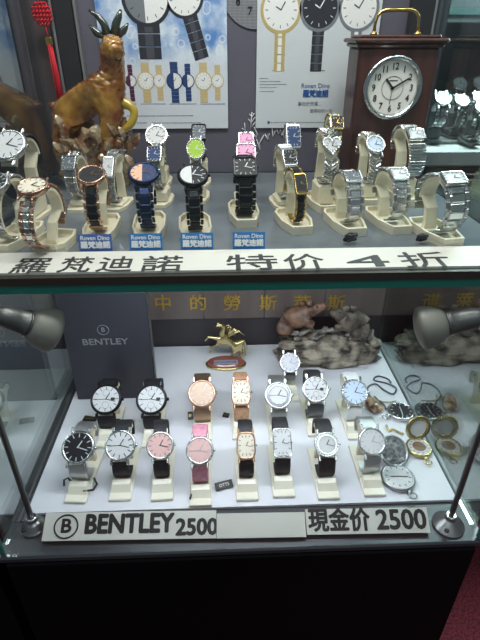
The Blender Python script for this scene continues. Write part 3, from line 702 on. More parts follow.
# ================================================================ AMBER GOAT
AMBER = mat('amber glass', (200, 130, 34), 0.09, 0.0, Transmission_Weight=0.35, Coat_Weight=1.0, IOR=1.45)
add_noise(AMBER, (122, 60, 22), (208, 158, 66), 30, 5, 0.38, 0.64, bump=0.5, bscale=110)
AMBER2 = mat('clear amber base', (170, 100, 40), 0.07, 0.0, Transmission_Weight=0.55, Coat_Weight=1.0, IOR=1.5)
add_noise(AMBER2, (140, 78, 34), (226, 206, 170), 40, 5, 0.38, 0.62, bump=0.4, bscale=140)
YAMB = mat('yellow glass', (206, 176, 62), 0.08, 0.0, Transmission_Weight=0.4, Coat_Weight=1.0)
HORNM = mat('dark green glass', (48, 56, 50), 0.12, 0.0, Coat_Weight=1.0)
GY = 0.68
gb = at_z(98, 183, SHELF_Z)[0]; gb.y = GY; gb.x = at_y(96, 160, GY)[0].x
goat = thing('goat_figurine', 'amber glass goat with curved dark horns standing on a rough glass rock', 'figurine', (gb.x, gb.y, SHELF_Z + 0.0002))
def gp(u, v, dy=0.0):
    return tuple(at_y(u, v, GY + dy)[0] - Vector((gb.x, GY, SHELF_Z + 0.0002)))
PX = 0.00128
def gc(*a): return [(gp(u, v, dy), r * PX) for u, v, r, dy in a]
chest = (112, 92, 15, -.012)
def craggy(amp, freq):
    def f(me):
        for v in me.vertices:
            q = v.co * freq; n_ = v.normal
            v.co += n_ * amp * (noise.noise(q) + 0.6 * noise.noise(q * 2.3))
    return f
def fleece(me):                                                      # shaggy locks on the chest and flank
    craggy(0.0018, 230)(me)
    a, b = Vector(gp(112, 92, -.03)), Vector(gp(112, 60, -.03))
    for v in me.vertices:
        k = max(0.0, 1 - abs(v.co.z - (a.z + 0.006)) / 0.034) * max(0.0, min(1.0, (v.co.x - gp(92, 92)[0]) / 0.012))
        q = Vector((v.co.x * 420, v.co.y * 420, v.co.z * 150))
        v.co += v.normal * (0.0042 * k * noise.noise(q))
chest = (108, 90, 18, -.010)
skin('body', [gc((67, 108, 16, .012), (82, 101, 16, .006), (97, 94, 17, -.004), chest, (113, 77, 13.5, -.014), (113, 63, 11, -.016), (111, 46, 12.5, -.018), (111, 37, 10.5, -.014)),
              gc((111, 46, 12.5, -.018), (115, 52, 8.5, -.030), (116.5, 55.5, 6.5, -.036)),
              gc((67, 108, 16, .012), (58, 107, 6.5, .014), (52, 106, 4, .012)),
              gc((67, 108, 16, .012), (65, 124, 13, .004), (60, 142, 9, .006), (63, 162, 7, .002)),
              gc((67, 108, 16, .012), (82, 124, 14, .012), (80, 144, 9, .016), (84, 160, 7, .014)),
              gc(chest, (113, 108, 15, -.016), (110, 126, 11, -.018), (108, 140, 9, -.018), (106, 158, 9, -.018))], AMBER, goat, 3, post=fleece)
MB().tube([gp(62, 108, .012), gp(56, 107, .012), gp(51, 105.5, .012), gp(48, 105, .012)], [0.008, 0.007, 0.0048, 0.001], AMBER, None, 10).build('tail', goat)
skin('raised_leg', [gc((116, 102, 8, -.012), (128, 103, 6, -.018), (135, 111, 4.5, -.02), (133, 121, 4.2, -.022), (127, 128, 4.2, -.022), (123, 131, 3.5, -.022))], YAMB, goat, 2)
for pts, nm, m in (([(107.5, 35, 4.2), (104, 24, 3.6), (98, 16, 2.8), (89, 10, 1.2)], 'horn', HORNM), ([(114.5, 35, 4.2), (116, 24, 3.8), (119, 16, 3.0), (121, 9.5, 1.2)], 'horn', HORNM),
                ([(104, 37, 2.5), (97, 33, 3.6), (93, 29, 2.6), (89, 25, 0.8)], 'ear', HORNM), ([(119, 36, 2.5), (123, 31, 3.4), (126, 27, 2.2), (128, 23, 0.8)], 'ear', HORNM)):
    MB().tube([gp(u, v, -.008) for u, v, r in pts], [r * PX for u, v, r in pts], m, None, 10).build(nm, goat)
for u in (107.5, 116): MB().ball(gp(u, 42.5, -.0318), 0.0021, INK, None, 8, 5).build('eye', goat)
for u, v, r, n_ in ((104, 84, 4, 5), (116, 84, 4, 5), (110, 96, 5, 6)): pass
def rock_mesh(center, rad, m, seed, amp, freq, flat=0.0, sub=4, facets=False):
    bm = bmesh.new(); bmesh.ops.create_icosphere(bm, subdivisions=sub, radius=1.0)
    for v in bm.verts:
        p = v.co.copy(); q = p * freq + Vector((seed, seed * 1.7, seed * 2.3))
        k = 1 + amp * (noise.noise(q) + 0.5 * noise.noise(q * 2.1) + 0.3 * noise.noise(q * 4.3))
        p = Vector((math.copysign(abs(p.x) ** 0.75, p.x), math.copysign(abs(p.y) ** 0.75, p.y), math.copysign(abs(p.z) ** 0.75, p.z))) * k
        v.co = Vector((center[0] + p.x * rad[0], center[1] + p.y * rad[1], max(flat, center[2] + p.z * rad[2])))
    mb = MB(); idx = {v: i for i, v in enumerate(bm.verts)}
    mb.add([v.co.copy() for v in bm.verts], [[idx[v] for v in f.verts] for f in bm.faces], m, None, not facets); bm.free(); return mb
q = Vector(gp(96, 168)); rock_mesh((q.x + 0.002, 0.004, 0.032), (0.046, 0.028, 0.036), AMBER2, 3.1, 0.34, 2.8, 0.0004, 4, True).build('rock_base', goat)
for i in range(22):
    pass
mb = MB()
for i in range(30):
    u, v = random.uniform(60, 136), random.uniform(126, 172)
    p = Vector(gp(u, v, random.uniform(-.028, -.006))); p.z = max(p.z, 0.006)
    a = random.uniform(-.9, .9); L_ = random.uniform(.6, 1.1)
    mb.tube([p, p + Vector((0.004 * a, -0.002, 0.007)) * L_, p + Vector((0.010 * a, -0.003, 0.013)) * L_, p + Vector((0.012 * a, -0.003, 0.016)) * L_], [0.0058, 0.0062, 0.0036, 0.0008], AMBER2, None, 5)
for f in range(len(mb.sm)): mb.sm[f] = False
mb.build('rock_spikes', goat)

# ================================================================ WOODEN CLOCK
WOOD = add_noise(mat('dark red wood', (72, 40, 32), 0.4, Coat_Weight=0.2), (52, 29, 25), (84, 48, 40), 14, 5, stretch=(5, 5, 0.6))
CY = 0.662
fc, ft = at_y(392, 88, CY); fc.x += 0.0035; ck = thing('mantel_clock', 'dark wooden mantel clock with brass carrying handle and round white dial', 'clock', (fc.x, CY + 0.027, SHELF_Z + 0.0002))
k0 = Vector((fc.x, CY + 0.027, SHELF_Z + 0.0002)); hb = pt(392, 47, CY).z - k0.z
MB().box((0, 0, 0.006), (0.110, 0.064, 0.012), WOOD, None, 0.003).box((0, 0, 0.0155), (0.106, 0.060, 0.007), WOOD, None, 0.002).build('plinth', ck)
mb = MB().box((0, 0, 0.019 + (hb - 0.019) / 2), (0.101, 0.054, hb - 0.019), WOOD, None, 0.003); mb.build('body', ck)
MB().box((0, 0, hb + 0.002), (0.108, 0.060, 0.005), WOOD, None, 0.002).box((0, 0, hb + 0.0068), (0.115, 0.068, 0.005), WOOD, None, 0.002).box((0, 0, hb + 0.0108), (0.098, 0.054, 0.004), WOOD, None, 0.0015).build('cornice', ck)
DM = T((-0.0035, -0.0272, fc.z - k0.z)) @ STAND
rb = 28 * ft / F
bz = MB().lathe([(rb * 1.06, 0), (rb * 1.06, 0.004), (rb, 0.0065), (rb * 0.93, 0.0062), (rb * 0.88, 0.003), (rb * 0.86, 0.0015)], CHROME, DM, 48, True, (False, False)).build('bezel', ck)
dl = MB().lathe([(rb * 0.90, 0.0008), (rb * 0.90, 0.0014)], mat('clock dial', (236, 234, 228), 0.4), DM, 48).build('dial', ck)
for i in range(1, 13):
    a = math.pi / 2 - i * math.pi / 6
    text(str(i), rb * 0.30, INK, dl, DM @ T((math.cos(a) * rb * 0.68, math.sin(a) * rb * 0.68, 0.0016)), 'numeral', 0.0002, 0.0001, sx=0.85)
MB().tube([(rb * 0.38 * math.cos(k), rb * 0.38 * math.sin(k), 0.0016) for k in [i * math.pi / 16 for i in range(32)]], 0.0003, INK, DM, 4, True).build('ring_mark', dl)
for a, l, w, nm in ((R(132), 0.42, 0.0022, 'hour_hand'), (R(30), 0.66, 0.0018, 'minute_hand'), (R(-95), 0.55, 0.0006, 'second_hand')):
    MB().box((l * rb * 0.42, 0, 0.0024), (l * rb * 1.08, w, 0.0004), INK, DM @ Matrix.Rotation(a, 4, 'Z')).build(nm, dl)
MB().box((0, rb * 0.24, 0.0016), (rb * 0.30, rb * 0.035, 0.0002), INK, DM).build('small_print', dl)
mb = MB(); hz = hb + 0.0130; hx = 0.0275
arc = [(-hx, 0, hz), (-hx, 0, hz + 0.010), (-hx + 0.0015, 0, hz + 0.019), (-hx + 0.006, 0, hz + 0.024), (-hx + 0.012, 0, hz + 0.0258), (0, 0, hz + 0.0262), (hx - 0.012, 0, hz + 0.0258), (hx - 0.006, 0, hz + 0.024), (hx - 0.0015, 0, hz + 0.019), (hx, 0, hz + 0.010), (hx, 0, hz)]
mb.tube(arc, [0.0024, 0.0019, 0.0022, 0.0019, 0.0026, 0.0022, 0.0026, 0.0019, 0.0022, 0.0019, 0.0024], BRASS, None, 10); mb.build('handle', ck)
for s in (-1, 1): MB().lathe([(0.0045, 0), (0.0045, 0.0015), (0.003, 0.003)], BRASS, T((s * hx, 0, hb + 0.0128)), 14).build('handle_foot', ck)

# ================================================================ PAPER STRIP AND BLUE CARDS ON THE SHELF
ys0, ys1 = 0.3915, 0.4385
strip = MB().box((0, 0, 0.0012), (XR - XL - 0.012, ys1 - ys0, 0.0022), PAPER).build('price_sign')
strip.location = (cx, (ys0 + ys1) / 2, SHELF_Z + 0.0002)
tag(strip, 'long white paper strip lettered in brush characters along the shelf edge', 'sign')
for ch, u, v, w_ in (('羅', 31.5, 266, .95), ('梵', 76, 265, .82), ('迪', 116, 264.5, .92), ('諾', 162, 264, 1.08), ('特', 252, 262.5, 1.38), ('价', 304, 262, 1.08), ('4', 368, 261, 2.3), ('折', 425, 260, 1.35)):
    p, t = at_z(u, v, SHELF_Z + 0.0026); p = p - strip.location
    text(ch, 0.037, BRUSH, strip, T((p.x, p.y - 0.0015, 0.0025)), 'lettering', 0.00025, 0.0001, sx=w_)
for i, (u, v, m, lab) in enumerate(((95, 249, TAGBLUE2, 'violet blue name card before the black and rose bracelet watch'), (145.5, 248, TAGBLUE, 'bright blue name card at the foot of the blue metal watch'),
                               (197, 247.5, TAGBLUE, 'bright blue name card before the half black half white watch'), (249.5, 246.5, TAGBLUE, 'bright blue name card before the black square watch'))):
    p, t = at_z(u, 254.5, SHELF_Z); w = 33 * t / F
    cdv = MB().box((0, 0, 0.0085), (w, 0.0012, 0.017), m, Matrix.Rotation(R(-14), 4, 'X')).build('name_card')
    cdv.location = (p.x, ys1 + 0.0045, SHELF_Z + 0.0005); tag(cdv, lab, 'name card', 'blue name cards on the shelf')
    M = Matrix.Rotation(R(-14), 4, 'X') @ T((0, -0.0008, 0.0132)) @ STAND
    text('Roven Dino', 0.0058, WHITEP, cdv, M, 'lettering', 0.0001, 0.0001)
    text('羅梵迪諾', 0.0072, WHITEP, cdv, Matrix.Rotation(R(-14), 4, 'X') @ T((0, -0.0008, 0.0062)) @ STAND, 'lettering', 0.0003, 0.0001)

# ================================================================ SIGNS ON THE LEDGE OF THE LOWER CASE
def ledge_sign(label, u0, u1, v0, v1, words):
    zt, zb_ = 0.8500, 0.8475
    um, vm = (u0 + u1) / 2, (v0 + v1) / 2
    a, t = at_z(u0, vm, 0.855); b, _ = at_z(u1, vm, 0.855); w = (b - a).length; ctr = (a + b) / 2
    zc = (at_z(um, v0, 0.863)[0], at_z(um, v1, 0.8475)[0]); dep = zc[0] - zc[1]; ln = math.hypot(dep.y, dep.z); ang = math.atan2(dep.z, dep.y)
    rz = math.atan2(b.y - a.y, b.x - a.x) * 0.5
    s_ = thing('price_sign', label, 'sign', zc[1] + Vector((0, 0.0015, 0.0030)), rz)
    M = Matrix.Rotation(ang, 4, 'X') @ T((0, ln / 2, 0))
    MB().box((0, 0, 0), (w, ln, 0.0016), PAPER, M).build('paper_face', s_)
    MB().box((0, 0.0, -0.0024), (w, ln, 0.003), BOARDBR, M).build('backing_board', s_)
    MB().box((0, dep.y * 0.92, dep.z * 0.46 - 0.002), (w * 0.9, 0.003, dep.z * 0.85), BOARDBR).build('prop', s_)
    for body, du, size, bold, sx, dv in words:
        text(body, size, INK, s_, M @ T((du, dv, 0.001)), 'lettering', bold, 0.0001, sx=sx)
    return s_, M, w, ln
s1, M1, w1, l1 = ledge_sign('white sign with circled letter and 2500 in black brush on the ledge', 43.5, 215, 514.5, 542.5,
    [('BENTLEY', -0.0015, 0.0285, 0.0012, 0.90, 0.0012), ('2500', 0.0775, 0.0245, 0.0010, 1.0, -0.0035), ('B', -0.0745, 0.021, 0.0007, 1.1, 0.0)])
MB().tube([(-0.0745 + 0.0135 * math.cos(k), 0.0125 * math.sin(k), 0.0011) for k in [i * math.pi / 14 for i in range(28)]], 0.0010, INK, M1, 5, True).build('circle_mark', s1)
ledge_sign('blank white strip between the two lettered price signs', 217.2, 305.8, 515.5, 540.5, [])
ledge_sign('white cash price sign with brush characters and 2500 beside the lamp foot', 307.5, 430, 511, 536.5,
    [('現金价', -0.0335, 0.0265, 0.0009, 0.92, 0.0), ('2500', 0.0400, 0.0300, 0.0009, 1.0, 0.0)])

# ================================================================ SLATE BOARD
bl, _ = at_z(78, 400, FLOOR_Z); br, _ = at_z(157, 400, FLOOR_Z); yb = bl.y + 0.004; bw = br.x - bl.x
zt = at_y(110, 292, yb)[0].z
bd = thing('display_board', 'dark slate board with winged letter mark standing behind the black strapped watches', 'board', ((bl.x + br.x) / 2, yb, FLOOR_Z + 0.0003))
bd['label'] = 'dark slate board with circled letter and grey capitals standing at the back'
hb_ = zt - FLOOR_Z
face = MB().box((0, 0, hb_ / 2), (bw, 0.008, hb_), BOARD, None, 0.001).build('panel', bd)
MB().box((bw / 2 + 0.001, 0, hb_ / 2), (0.002, 0.009, hb_), STEEL2).build('edge_strip', bd)
def on_board(u, v): return at_y(u, v, yb - 0.0043)[0] - bd.location
text('BENTLEY', 0.0150, BOARDPRINT, face, T(on_board(105, 342)) @ STAND, 'lettering', 0.0002, 0.0001, sx=1.12)
q = on_board(103, 330); text('B', 0.0105, BOARDPRINT, face, T(q) @ STAND, 'lettering', 0.0002, 0.0001)
MB().tube([(0.0082 * math.cos(k), 0.0082 * math.sin(k), 0.0) for k in [i * math.pi / 14 for i in range(28)]], 0.0005, BOARDPRINT, T(q) @ STAND, 5, True).build('circle_mark', face)
MB().box((0, 0.011, 0.004), (bw * 0.7, 0.016, 0.008), BOARD, None, 0.001).build('foot', bd)

# ================================================================ LAMPS
def lamp(label, base_uv, tip_uv, tip_y, head_uv, head_y, s, br=0.02):
    b, _ = at_z(*base_uv, 0.8462)
    l = thing('display_lamp', label, 'lamp', (b.x, b.y, 0.8462), 0, 'chrome stem lamps in the case corners')
    MB().lathe([(br, 0), (br, 0.0022), (br * 0.85, 0.0045), (0.009, 0.010), (0.006, 0.0125)], LAMPB, None, 28, False).build('base', l)
    MB().lathe([(0.0065, 0.0125), (0.0065, 0.018), (0.005, 0.019)], CHROME, None, 16).build('base_collar', l)
    MB().ball((-0.008, -0.009 if s > 0 else -0.012, 0.0066), 0.0030, BLACKPLASTIC, None, 10, 6, (1, 1, 0.5)).build('screw', l)
    tip = at_y(*tip_uv, tip_y)[0] - l.location; hd = at_y(*head_uv, head_y)[0] - l.location
    MB().tube([(0, 0, 0.018), (0, 0, tip.z - 0.004), (0, 0.0, tip.z)], 0.0033, LAMPM, None, 12).build('pole', l)
    ax = (hd - tip); d = ax.length; ax.normalize()
    Q = T(tip) @ ax.to_track_quat('Z', 'Y').to_matrix().to_4x4()
    MB().ball(tuple(tip), 0.0062, BLACKPLASTIC, None, 12, 8).build('joint', l)
    n = d - 0.016
    MB().lathe([(0.004, 0.002), (0.0085, 0.008), (0.0100, 0.014), (0.0108, n * 0.6), (0.0112, n * 0.86), (0.0122, n * 0.88), (0.0122, n * 0.91), (0.0114, n * 0.92), (0.0122, n * 0.94), (0.0122, n * 0.97), (0.0114, n * 0.98)], LAMPM, Q, 28).build('head', l)
    MB().lathe([(0.0114, n * 0.98), (0.0150, n + 0.003), (0.0190, n + 0.011), (0.0205, n + 0.018), (0.0208, n + 0.021), (0.0200, n + 0.0235), (0.0185, n + 0.0245), (0.012, n + 0.0272), (0.004, n + 0.0285)], FROST, Q, 32).build('lamp_shade', l)
    return l
lamp('chrome stemmed lamp with frosted shade beside the slate board', (34.5, 527), (-8, 312), 0.366, (46, 329), 0.385, 1, 0.0150)
lamp('chrome stemmed lamp with frosted shade in the corner by the pocket watches', (448, 525), (490, 315), 0.372, (428, 327), 0.380, -1, 0.0185)

# ================================================================ ROCK ORNAMENT
STONE = add_noise(mat('mottled stone', (140, 128, 112), 0.65), (46, 40, 36), (168, 158, 142), 45, 7, 0.38, 0.62, bump=1.0, bscale=90)
SLAB = add_noise(mat('grey split stone', (120, 118, 112), 0.6), (84, 82, 78), (158, 154, 146), 30, 4, stretch=(1, 5, 1), bump=0.5)
FUR1 = add_noise(mat('brown carved stone', (96, 66, 52), 0.5), (60, 40, 32), (128, 98, 80), 60, 4, bump=0.4)
FUR2 = add_noise(mat('grey carved stone', (76, 68, 62), 0.5), (40, 36, 34), (116, 104, 94), 60, 4, bump=0.4)
rc, rt = at_z(331, 362, FLOOR_Z); RYc = 0.705
rx = at_y(331, 345, RYc - 0.02)[0].x
rk = thing('rock_ornament', 'mottled stone rock ornament with two carved animals facing each other on top', 'ornament', (rx, RYc, FLOOR_Z + 0.0002))
rm = rock_mesh((0.0, 0, 0.022), (0.090, 0.036, 0.027), STONE, 5.4, 0.2, 2.4, 0.0, 5, True).build('rock', rk)
def rp(u, v, dy): return tuple(at_y(u, v, RYc + dy)[0] - Vector((rx, RYc, FLOOR_Z + 0.0002)))
RPX = 0.00195
def rcn(*a): return [(rp(u, v, dy), r * RPX) for u, v, r, dy in a]
skin('carved_animal', [rcn((280, 322, 9.5, .0), (290, 318, 11.5, -.004), (301, 314, 9.5, -.010), (309, 311, 7, -.014), (316, 308.5, 6, -.018), (322, 306, 4, -.022), (327, 305, 2.8, -.024)),
                       rcn((301, 314, 9.5, -.010), (308, 321, 5, -.026), (313, 328, 3.4, -.032)), rcn((280, 322, 9.5, .0), (284, 328, 7, -.022), (293, 333, 4.2, -.030))], FUR1, rk, 2, post=craggy(0.0012, 160))
skin('carved_animal', [rcn((367, 325, 8.5, .0), (358, 321, 10.5, -.004), (348, 318, 9, -.010), (341, 315.5, 6.8, -.014), (336, 313.5, 5, -.018), (331, 312, 3, -.022)),
                       rcn((348, 318, 9, -.010), (341, 326, 4.6, -.026), (335, 330, 3.4, -.030)), rcn((367, 325, 8.5, .0), (362, 332, 6.5, -.020), (352, 336, 4, -.028))], FUR2, rk, 2, post=craggy(0.0012, 160))
an = [o for o in rk.children if o.name.startswith('carved')]
for o, pr, m in ((an[0], ((303, 303.5, -.012), (310, 303, -.024)), FUR1), (an[1], ((353, 308.5, -.012), (346, 308.5, -.024)), FUR2)):
    for u, v, dy in pr:
        MB().ball(rp(u, v, dy), 0.0068, m, None, 10, 6, (1, 0.6, 0.8)).build('ear', o)
for o, u, v, dy in ((an[0], 317, 306.5, -.0300), (an[1], 340, 312.5, -.0285)):
    MB().ball(rp(u, v, dy), 0.0016, INK, None, 8, 5).build('eye', o)
# broken slabs lying across the top of the rock belong to it
mb = MB()
for i in range(16):
    u = 293 + i * 5.2; v = 333 + 5 * math.sin(i * 1.7); p = Vector(rp(u, v, -.012 - .01 * math.cos(i)))
    mb.box((0, 0, 0), (random.uniform(.014, .024), random.uniform(.008, .013), random.uniform(.004, .007)), SLAB, T(p) @ Matrix.Rotation(random.uniform(-.6, .6), 4, 'Y') @ Matrix.Rotation(random.uniform(0, 3), 4, 'Z') @ Matrix.Rotation(random.uniform(-.5, .3), 4, 'X'), 0.0015)
mb.build('stone_chips', rk)

# ================================================================ GOLD HORSE ON OVAL BASE
hbp, ht = at_z(226, 367, FLOOR_Z); hbp.y += 0.006
hs = thing('horse_figurine', 'small gold rearing winged horse on an oval red brown base', 'figurine', (hbp.x, hbp.y, FLOOR_Z + 0.0002))
OVAL = Matrix.Diagonal((1.1, 0.56, 1, 1))
MB().lathe([(0.0325, 0), (0.033, 0.003), (0.0315, 0.0045), (0.0305, 0.0045)], PALEGOLD, OVAL, 36, True, (True, False)).build('base_rim', hs)
bs = MB().lathe([(0.0300, 0.0035), (0.0295, 0.008), (0.0270, 0.0095)], mat('red brown enamel', (140, 78, 64), 0.3, Coat_Weight=0.6), OVAL, 36, False).build('base', hs)
pl = MB().box((0, -0.006, 0.0102), (0.042, 0.012, 0.0010), mat('grey blue plaque', (150, 154, 172), 0.5)).build('plaque', bs)
text('LICORNE', 0.0088, mat('dark blue letters', (40, 52, 96), 0.4), pl, T((0, -0.006, 0.0108)), 'lettering', 0, 0.0001, sx=1.0)
HY = hbp.y + 0.006
def hp(u, v, dy): return tuple(at_y(u, v, HY + dy)[0] - Vector((hbp.x, hbp.y, FLOOR_Z + 0.0002)))
HPX = 0.00165
def hc(*a): return [(hp(u, v, dy), r * HPX) for u, v, r, dy in a]
skin('horse', [hc((237, 346, 4.6, 0), (230, 342, 4.2, 0), (223, 339, 4.6, -.002), (222, 332, 3.2, -.003), (224, 326, 2.6, -.004), (219, 325, 1.9, -.006), (215.5, 326, 1.2, -.007)),
               hc((223, 339, 4.6, -.002), (215, 338, 2.0, -.006), (208, 337, 1.3, -.008), (204.5, 341, 1.2, -.008)),
               hc((223, 339, 4.6, -.002), (217, 345, 2.0, .003), (211, 347, 1.3, .004), (209.5, 353, 1.1, .004)),
               hc((237, 346, 4.6, 0), (235, 352, 2.4, -.003), (232, 355, 1.5, -.002), (231, 359, 1.3, -.002)),
               hc((237, 346, 4.6, 0), (242, 352, 2.4, .004), (240, 355, 1.5, .003), (242, 358.5, 1.3, .003)),
               hc((237, 346, 4.6, 0), (244, 340, 1.8, .001), (246, 347, 1.8, .001), (245.5, 356, 1.2, .001))], PALEGOLD, hs, 2)
MB().tube([hp(222, 325, -.005), hp(216, 322.5, -.006)], [0.0022, 0.0004], PALEGOLD).build('horn', hs)
for dy, o_ in ((-.004, 0), (.006, 2)):
    mb = MB()
    for i in range(5):
        mb.tube([hp(227, 337, dy), hp(230 + 2.2 * i, 331 - 1.0 * (2 - abs(i - 2)), dy * 1.6), hp(231 + 3.6 * i, 326 + 2.4 * i, dy * 2)], [0.0022, 0.0020, 0.0004], PALEGOLD, None, 6)
    mb.build('wing', hs)
mb = MB()
for i in range(5): mb.tube([hp(224 + i, 327 + 1.6 * i, -.001), hp(229 + i, 325 + 2 * i, 0), hp(232 + i, 329 + 2 * i, 0)], [0.0016, 0.0014, 0.0003], PALEGOLD, None, 5)
mb.build('mane', hs)

# ================================================================ POCKET WATCHES AND PENDANTS
def pocket(label, lab_mat, dial_uv, rpx, dial_m, lid=None, lid_m=None, tilt=0, rz=0, glassy=False, bow=True, zoff=0.0, inner=None):
    p, t = at_z(*dial_uv, FLOOR_Z + 0.006); r = rpx * t / F
    w = thing('pocket_watch', label, 'pocket watch', (p.x, p.y, FLOOR_Z + 0.0003), rz)
    M = T((0, 0, 0.0002 + r * math.sin(abs(tilt)))) @ Matrix.Rotation(tilt, 4, 'X')
    MB().lathe([(r * 0.7, 0), (r * 0.95, 0.0015), (r, 0.004), (r * 0.97, 0.0065), (r * 0.86, 0.0075), (r * 0.82, 0.0066)], lab_mat, M, 32, True, (True, False)).build('watch_case', w)
    d = MB().lathe([(r * 0.84, 0.0056), (r * 0.84, 0.0066)], dial_m, M, 32).build('dial', w)
    ink = PALEINK if dial_m is D_BLACK else INK; mb = MB()
    for i in range(12):
        a = i * math.pi / 6; mb.box((0, 0, 0), (r * 0.14, r * 0.05, 0.0002), ink, M @ T((math.cos(a) * r * 0.68, math.sin(a) * r * 0.68, 0.0068)) @ Matrix.Rotation(a, 4, 'Z'))
    mb.build('hour_markers', d)
    if inner: MB().lathe([(r * 0.5, 0.0067), (r * 0.5, 0.0071)], inner, M, 24).build('dial_centre', d)
    for a, l, nm in ((R(160), 0.45, 'hour_hand'), (R(-25), 0.6, 'minute_hand')): MB().box((r * l * 0.45, 0, 0.0072), (r * l, r * 0.05, 0.0002), ink, M @ Matrix.Rotation(a, 4, 'Z')).build(nm, d)
    if bow:
        MB().lathe([(0.0022, 0), (0.0028, 0.001), (0.0028, 0.004), (0.0018, 0.005)], lab_mat, M @ T((0, -r * 0.98, 0.0035)) @ Matrix.Rotation(R(90), 4, 'X'), 12).build('crown', w)
        MB().tube([(0.0048 * math.cos(k), -r - 0.0082 + 0.0042 * math.sin(k), 0.0035) for k in [i * math.pi / 9 for i in range(18)]], 0.0009, lab_mat, M, 6, True).build('bow', w)
    if lid:
        q, t2 = at_z(lid[0], lid[1], FLOOR_Z + lid[2]); loc = q - w.location
        a = rz; loc = Matrix.Rotation(-rz, 3, 'Z') @ loc
        Q = T(loc) @ Matrix.Rotation(lid[3], 4, 'X'); r2 = lid[4] * t2 / F
        MB().lathe([(r2 * 0.97, -0.001), (r2, 0.0006), (r2 * 0.95, 0.0018), (r2 * (0.66 if glassy else 0.86), 0.0018), (r2 * (0.62 if glassy else 0.82), 0.0006)], lab_mat, Q, 32, True, (not glassy, False)).build('lid', w)
        MB().lathe([(r2 * (0.63 if glassy else 0.84), 0.0002), (r2 * (0.63 if glassy else 0.84), 0.0007)], lid_m, Q, 32).build('lid_plate', w)
    return w
ENGR = mat('engraved lid', (120, 122, 124), 0.4, 0.9); add_noise(ENGR, (84, 86, 88), (150, 152, 154), 180, 3, bump=0.7)
BROWND = mat('brown pattern', (120, 92, 66), 0.4)
pocket('open silver pocket watch with white dial and dark engraved lid', STEEL2, (398, 477), 17, D_WHITE, (393.5, 451, .016, R(32), 16.5), ENGR, 0, R(20))
pocket('open gold pocket watch with pale ringed dial and glazed lid', PALEGOLD, (419, 447), 13, D_WHITE, (418, 428, .024, R(74), 13.5), D_WHITE, 0, R(8), True, inner=BROWND)
pocket('black dialled steel watch lying at the end of a gunmetal chain', STEEL, (401, 411), 13.5, D_BLACK, None, None, 0, R(-70), bow=True)
def chain(label, pts, r, m, nm='watch_chain', z=0.0022):
    P3 = [at_z(u, v, FLOOR_Z + z)[0] for u, v in pts]; c = P3[0].copy(); c.z = FLOOR_Z + 0.0002; sm_ = []
    for i in range(len(P3) - 1):
        a, b = P3[max(0, i - 1)], P3[i]; e, f = P3[i + 1], P3[min(len(P3) - 1, i + 2)]
        for k in range(6):
            t = k / 6; sm_.append(0.5 * ((2 * b) + (-a + e) * t + (2 * a - 5 * b + 4 * e - f) * t * t + (-a + 3 * b - 3 * e + f) * t ** 3))
    sm_.append(P3[-1]); mb = MB()
    for i in range(len(sm_) - 1):
        p, q = sm_[i] - c, sm_[i + 1] - c
        mb.tube([p, p.lerp(q, 0.5), p.lerp(q, 1.05)], [r * 0.75, r, r * 0.75], m, None, 6)
    o = mb.build(nm); o.location = c; tag(o, label, 'chain'); return o
chain('looped gunmetal chain beyond the black dialled pocket watch', [(386, 409), (383, 404), (370, 396), (368, 387), (376, 384), (384, 390), (393, 394), (396, 388), (386, 383), (374, 380), (378, 376), (388, 379), (391, 383)], 0.0016, DARKST)
chain('short pale gold chain with a clasp beside the open gold pocket watch', [(386, 425), (389, 431), (393, 429), (398, 432), (404, 434)], 0.0018, PALEGOLD)
chain('thin steel chain lying near the brown pendant', [(374, 396), (380, 401), (388, 402), (396, 401)], 0.0012, PALEGOLD)
AG = add_noise(mat('banded agate', (150, 104, 70), 0.25, Coat_Weight=0.5), (92, 58, 36), (214, 190, 160), 60, 4, 0.4, 0.6)
p, t = at_z(373, 408, FLOOR_Z); pend = thing('agate_pendant', 'brown banded stone pendant lying beside the white strapped watch', 'pendant', (p.x, p.y, FLOOR_Z + 0.0002), R(20))
rock_mesh((0, 0, 0.006), (0.011, 0.016, 0.007), AG, 9.2, 0.12, 1.4, 0.0, 3).build('stone', pend)
MB().lathe([(0.004, -0.004), (0.0055, 0), (0.004, 0.004)], DARKST, T((0, 0.017, 0.0064)) @ Matrix.Rotation(R(90), 4, 'X'), 12).build('cap', pend)

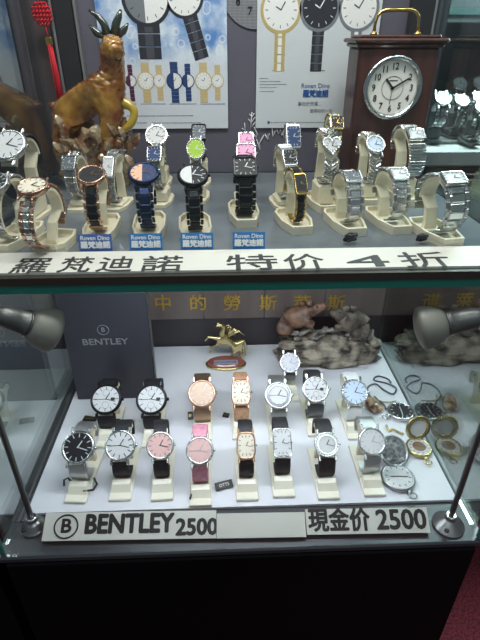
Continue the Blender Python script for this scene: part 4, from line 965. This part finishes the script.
# ================================================================ SECURITY TAGS AND LOOPS
def tag_at(label, u, v, z, w, h, rz, tilt, zone_z, words=None, wm=PALEGOLD):
    p, t = at_z(u, v, zone_z + z)
    o = MB().box((0, 0, 0), (w, h, 0.0016), BLACKPLASTIC, Matrix.Rotation(tilt, 4, 'X'), 0.0004).build('security_tag'); o.location = (p.x, p.y, zone_z + max(z, 0.001 + h / 2 * abs(math.sin(tilt)))); o.rotation_euler = (0, 0, rz)
    tag(o, label, 'tag')
    if words: text(words, h * 0.55, wm, o, Matrix.Rotation(tilt, 4, 'X') @ T((0, 0, 0.0009)), 'lettering', 0.0001, 0.0001, sx=1.0)
    else: MB().box((0, 0, 0.001), (w * 0.7, h * 0.4, 0.0003), wm, Matrix.Rotation(tilt, 4, 'X')).build('printed_mark', o)
    return o
tag_at('black tag with gold print lying before the black cased watch', 90, 419, 0.002, 0.021, 0.0105, R(-14), R(8), FLOOR_Z)
tag_at('black tag with white print leaning beside the barrel shaped gold watch', 224, 485, 0.004, 0.023, 0.010, R(16), R(30), FLOOR_Z, 'OTTS', WHITEP)
tag_at('black tag behind the round rose gold watch strap', 190.5, 416, 0.003, 0.008, 0.013, R(4), R(25), FLOOR_Z)
tag_at('black tag beside the tan strapped barrel watch', 226, 415, 0.003, 0.010, 0.008, R(-20), R(15), FLOOR_Z)
def cable(label, pts, r=0.0009, zone_z=FLOOR_Z, z=0.0075, m=BLACKPLASTIC, closed=False):
    P3 = [at_z(u, v, zone_z + z + dz)[0] for u, v, dz in pts]; c = P3[0].copy(); c.z = zone_z + 0.0002
    o = MB().tube([p - c for p in P3], r, m, None, 6, closed).build('security_cable'); o.location = c; tag(o, label, 'security cord'); return o
cable('black cord looped at the foot of the black dialled mesh watch', [(64, 486, 0), (64, 480, 0.004), (68, 478, 0.004), (74, 484, 0), (84, 491, 0), (93, 490, 0), (97, 484, 0), (94, 478, .003)], 0.0014)
cable('black looped cord beside the pink leather strap', [(190, 499, 0), (192, 492, 0), (195, 487, 0), (202, 491, 0), (207, 490, 0), (209, 484, 0)], 0.0012)
def bundle(label, u, v, zone_z, n=5, r=0.006):
    p, t = at_z(u, v, zone_z + 0.004); o = MB()
    pts = []
    for i in range(n * 12):
        a = i * 2 * math.pi / 12; pts.append((r * math.cos(a) * (1 + 0.2 * math.sin(i * 0.7)), 0.5 * r * math.sin(a * 1.03), 0.006 + 0.6 * r * math.sin(a + i * 0.09)))
    o = o.tube(pts, 0.0009, BLACKPLASTIC, None, 5).build('security_cable'); o.location = (p.x, p.y, zone_z + 0.0008); tag(o, label, 'security cord'); return o
bundle('black coiled cord at the foot of the dark rectangular steel watch', 350, 240, SHELF_Z)
bundle('black coiled cord at the foot of the big wide bracelet watch', 421.5, 240, SHELF_Z, 6, 0.005)
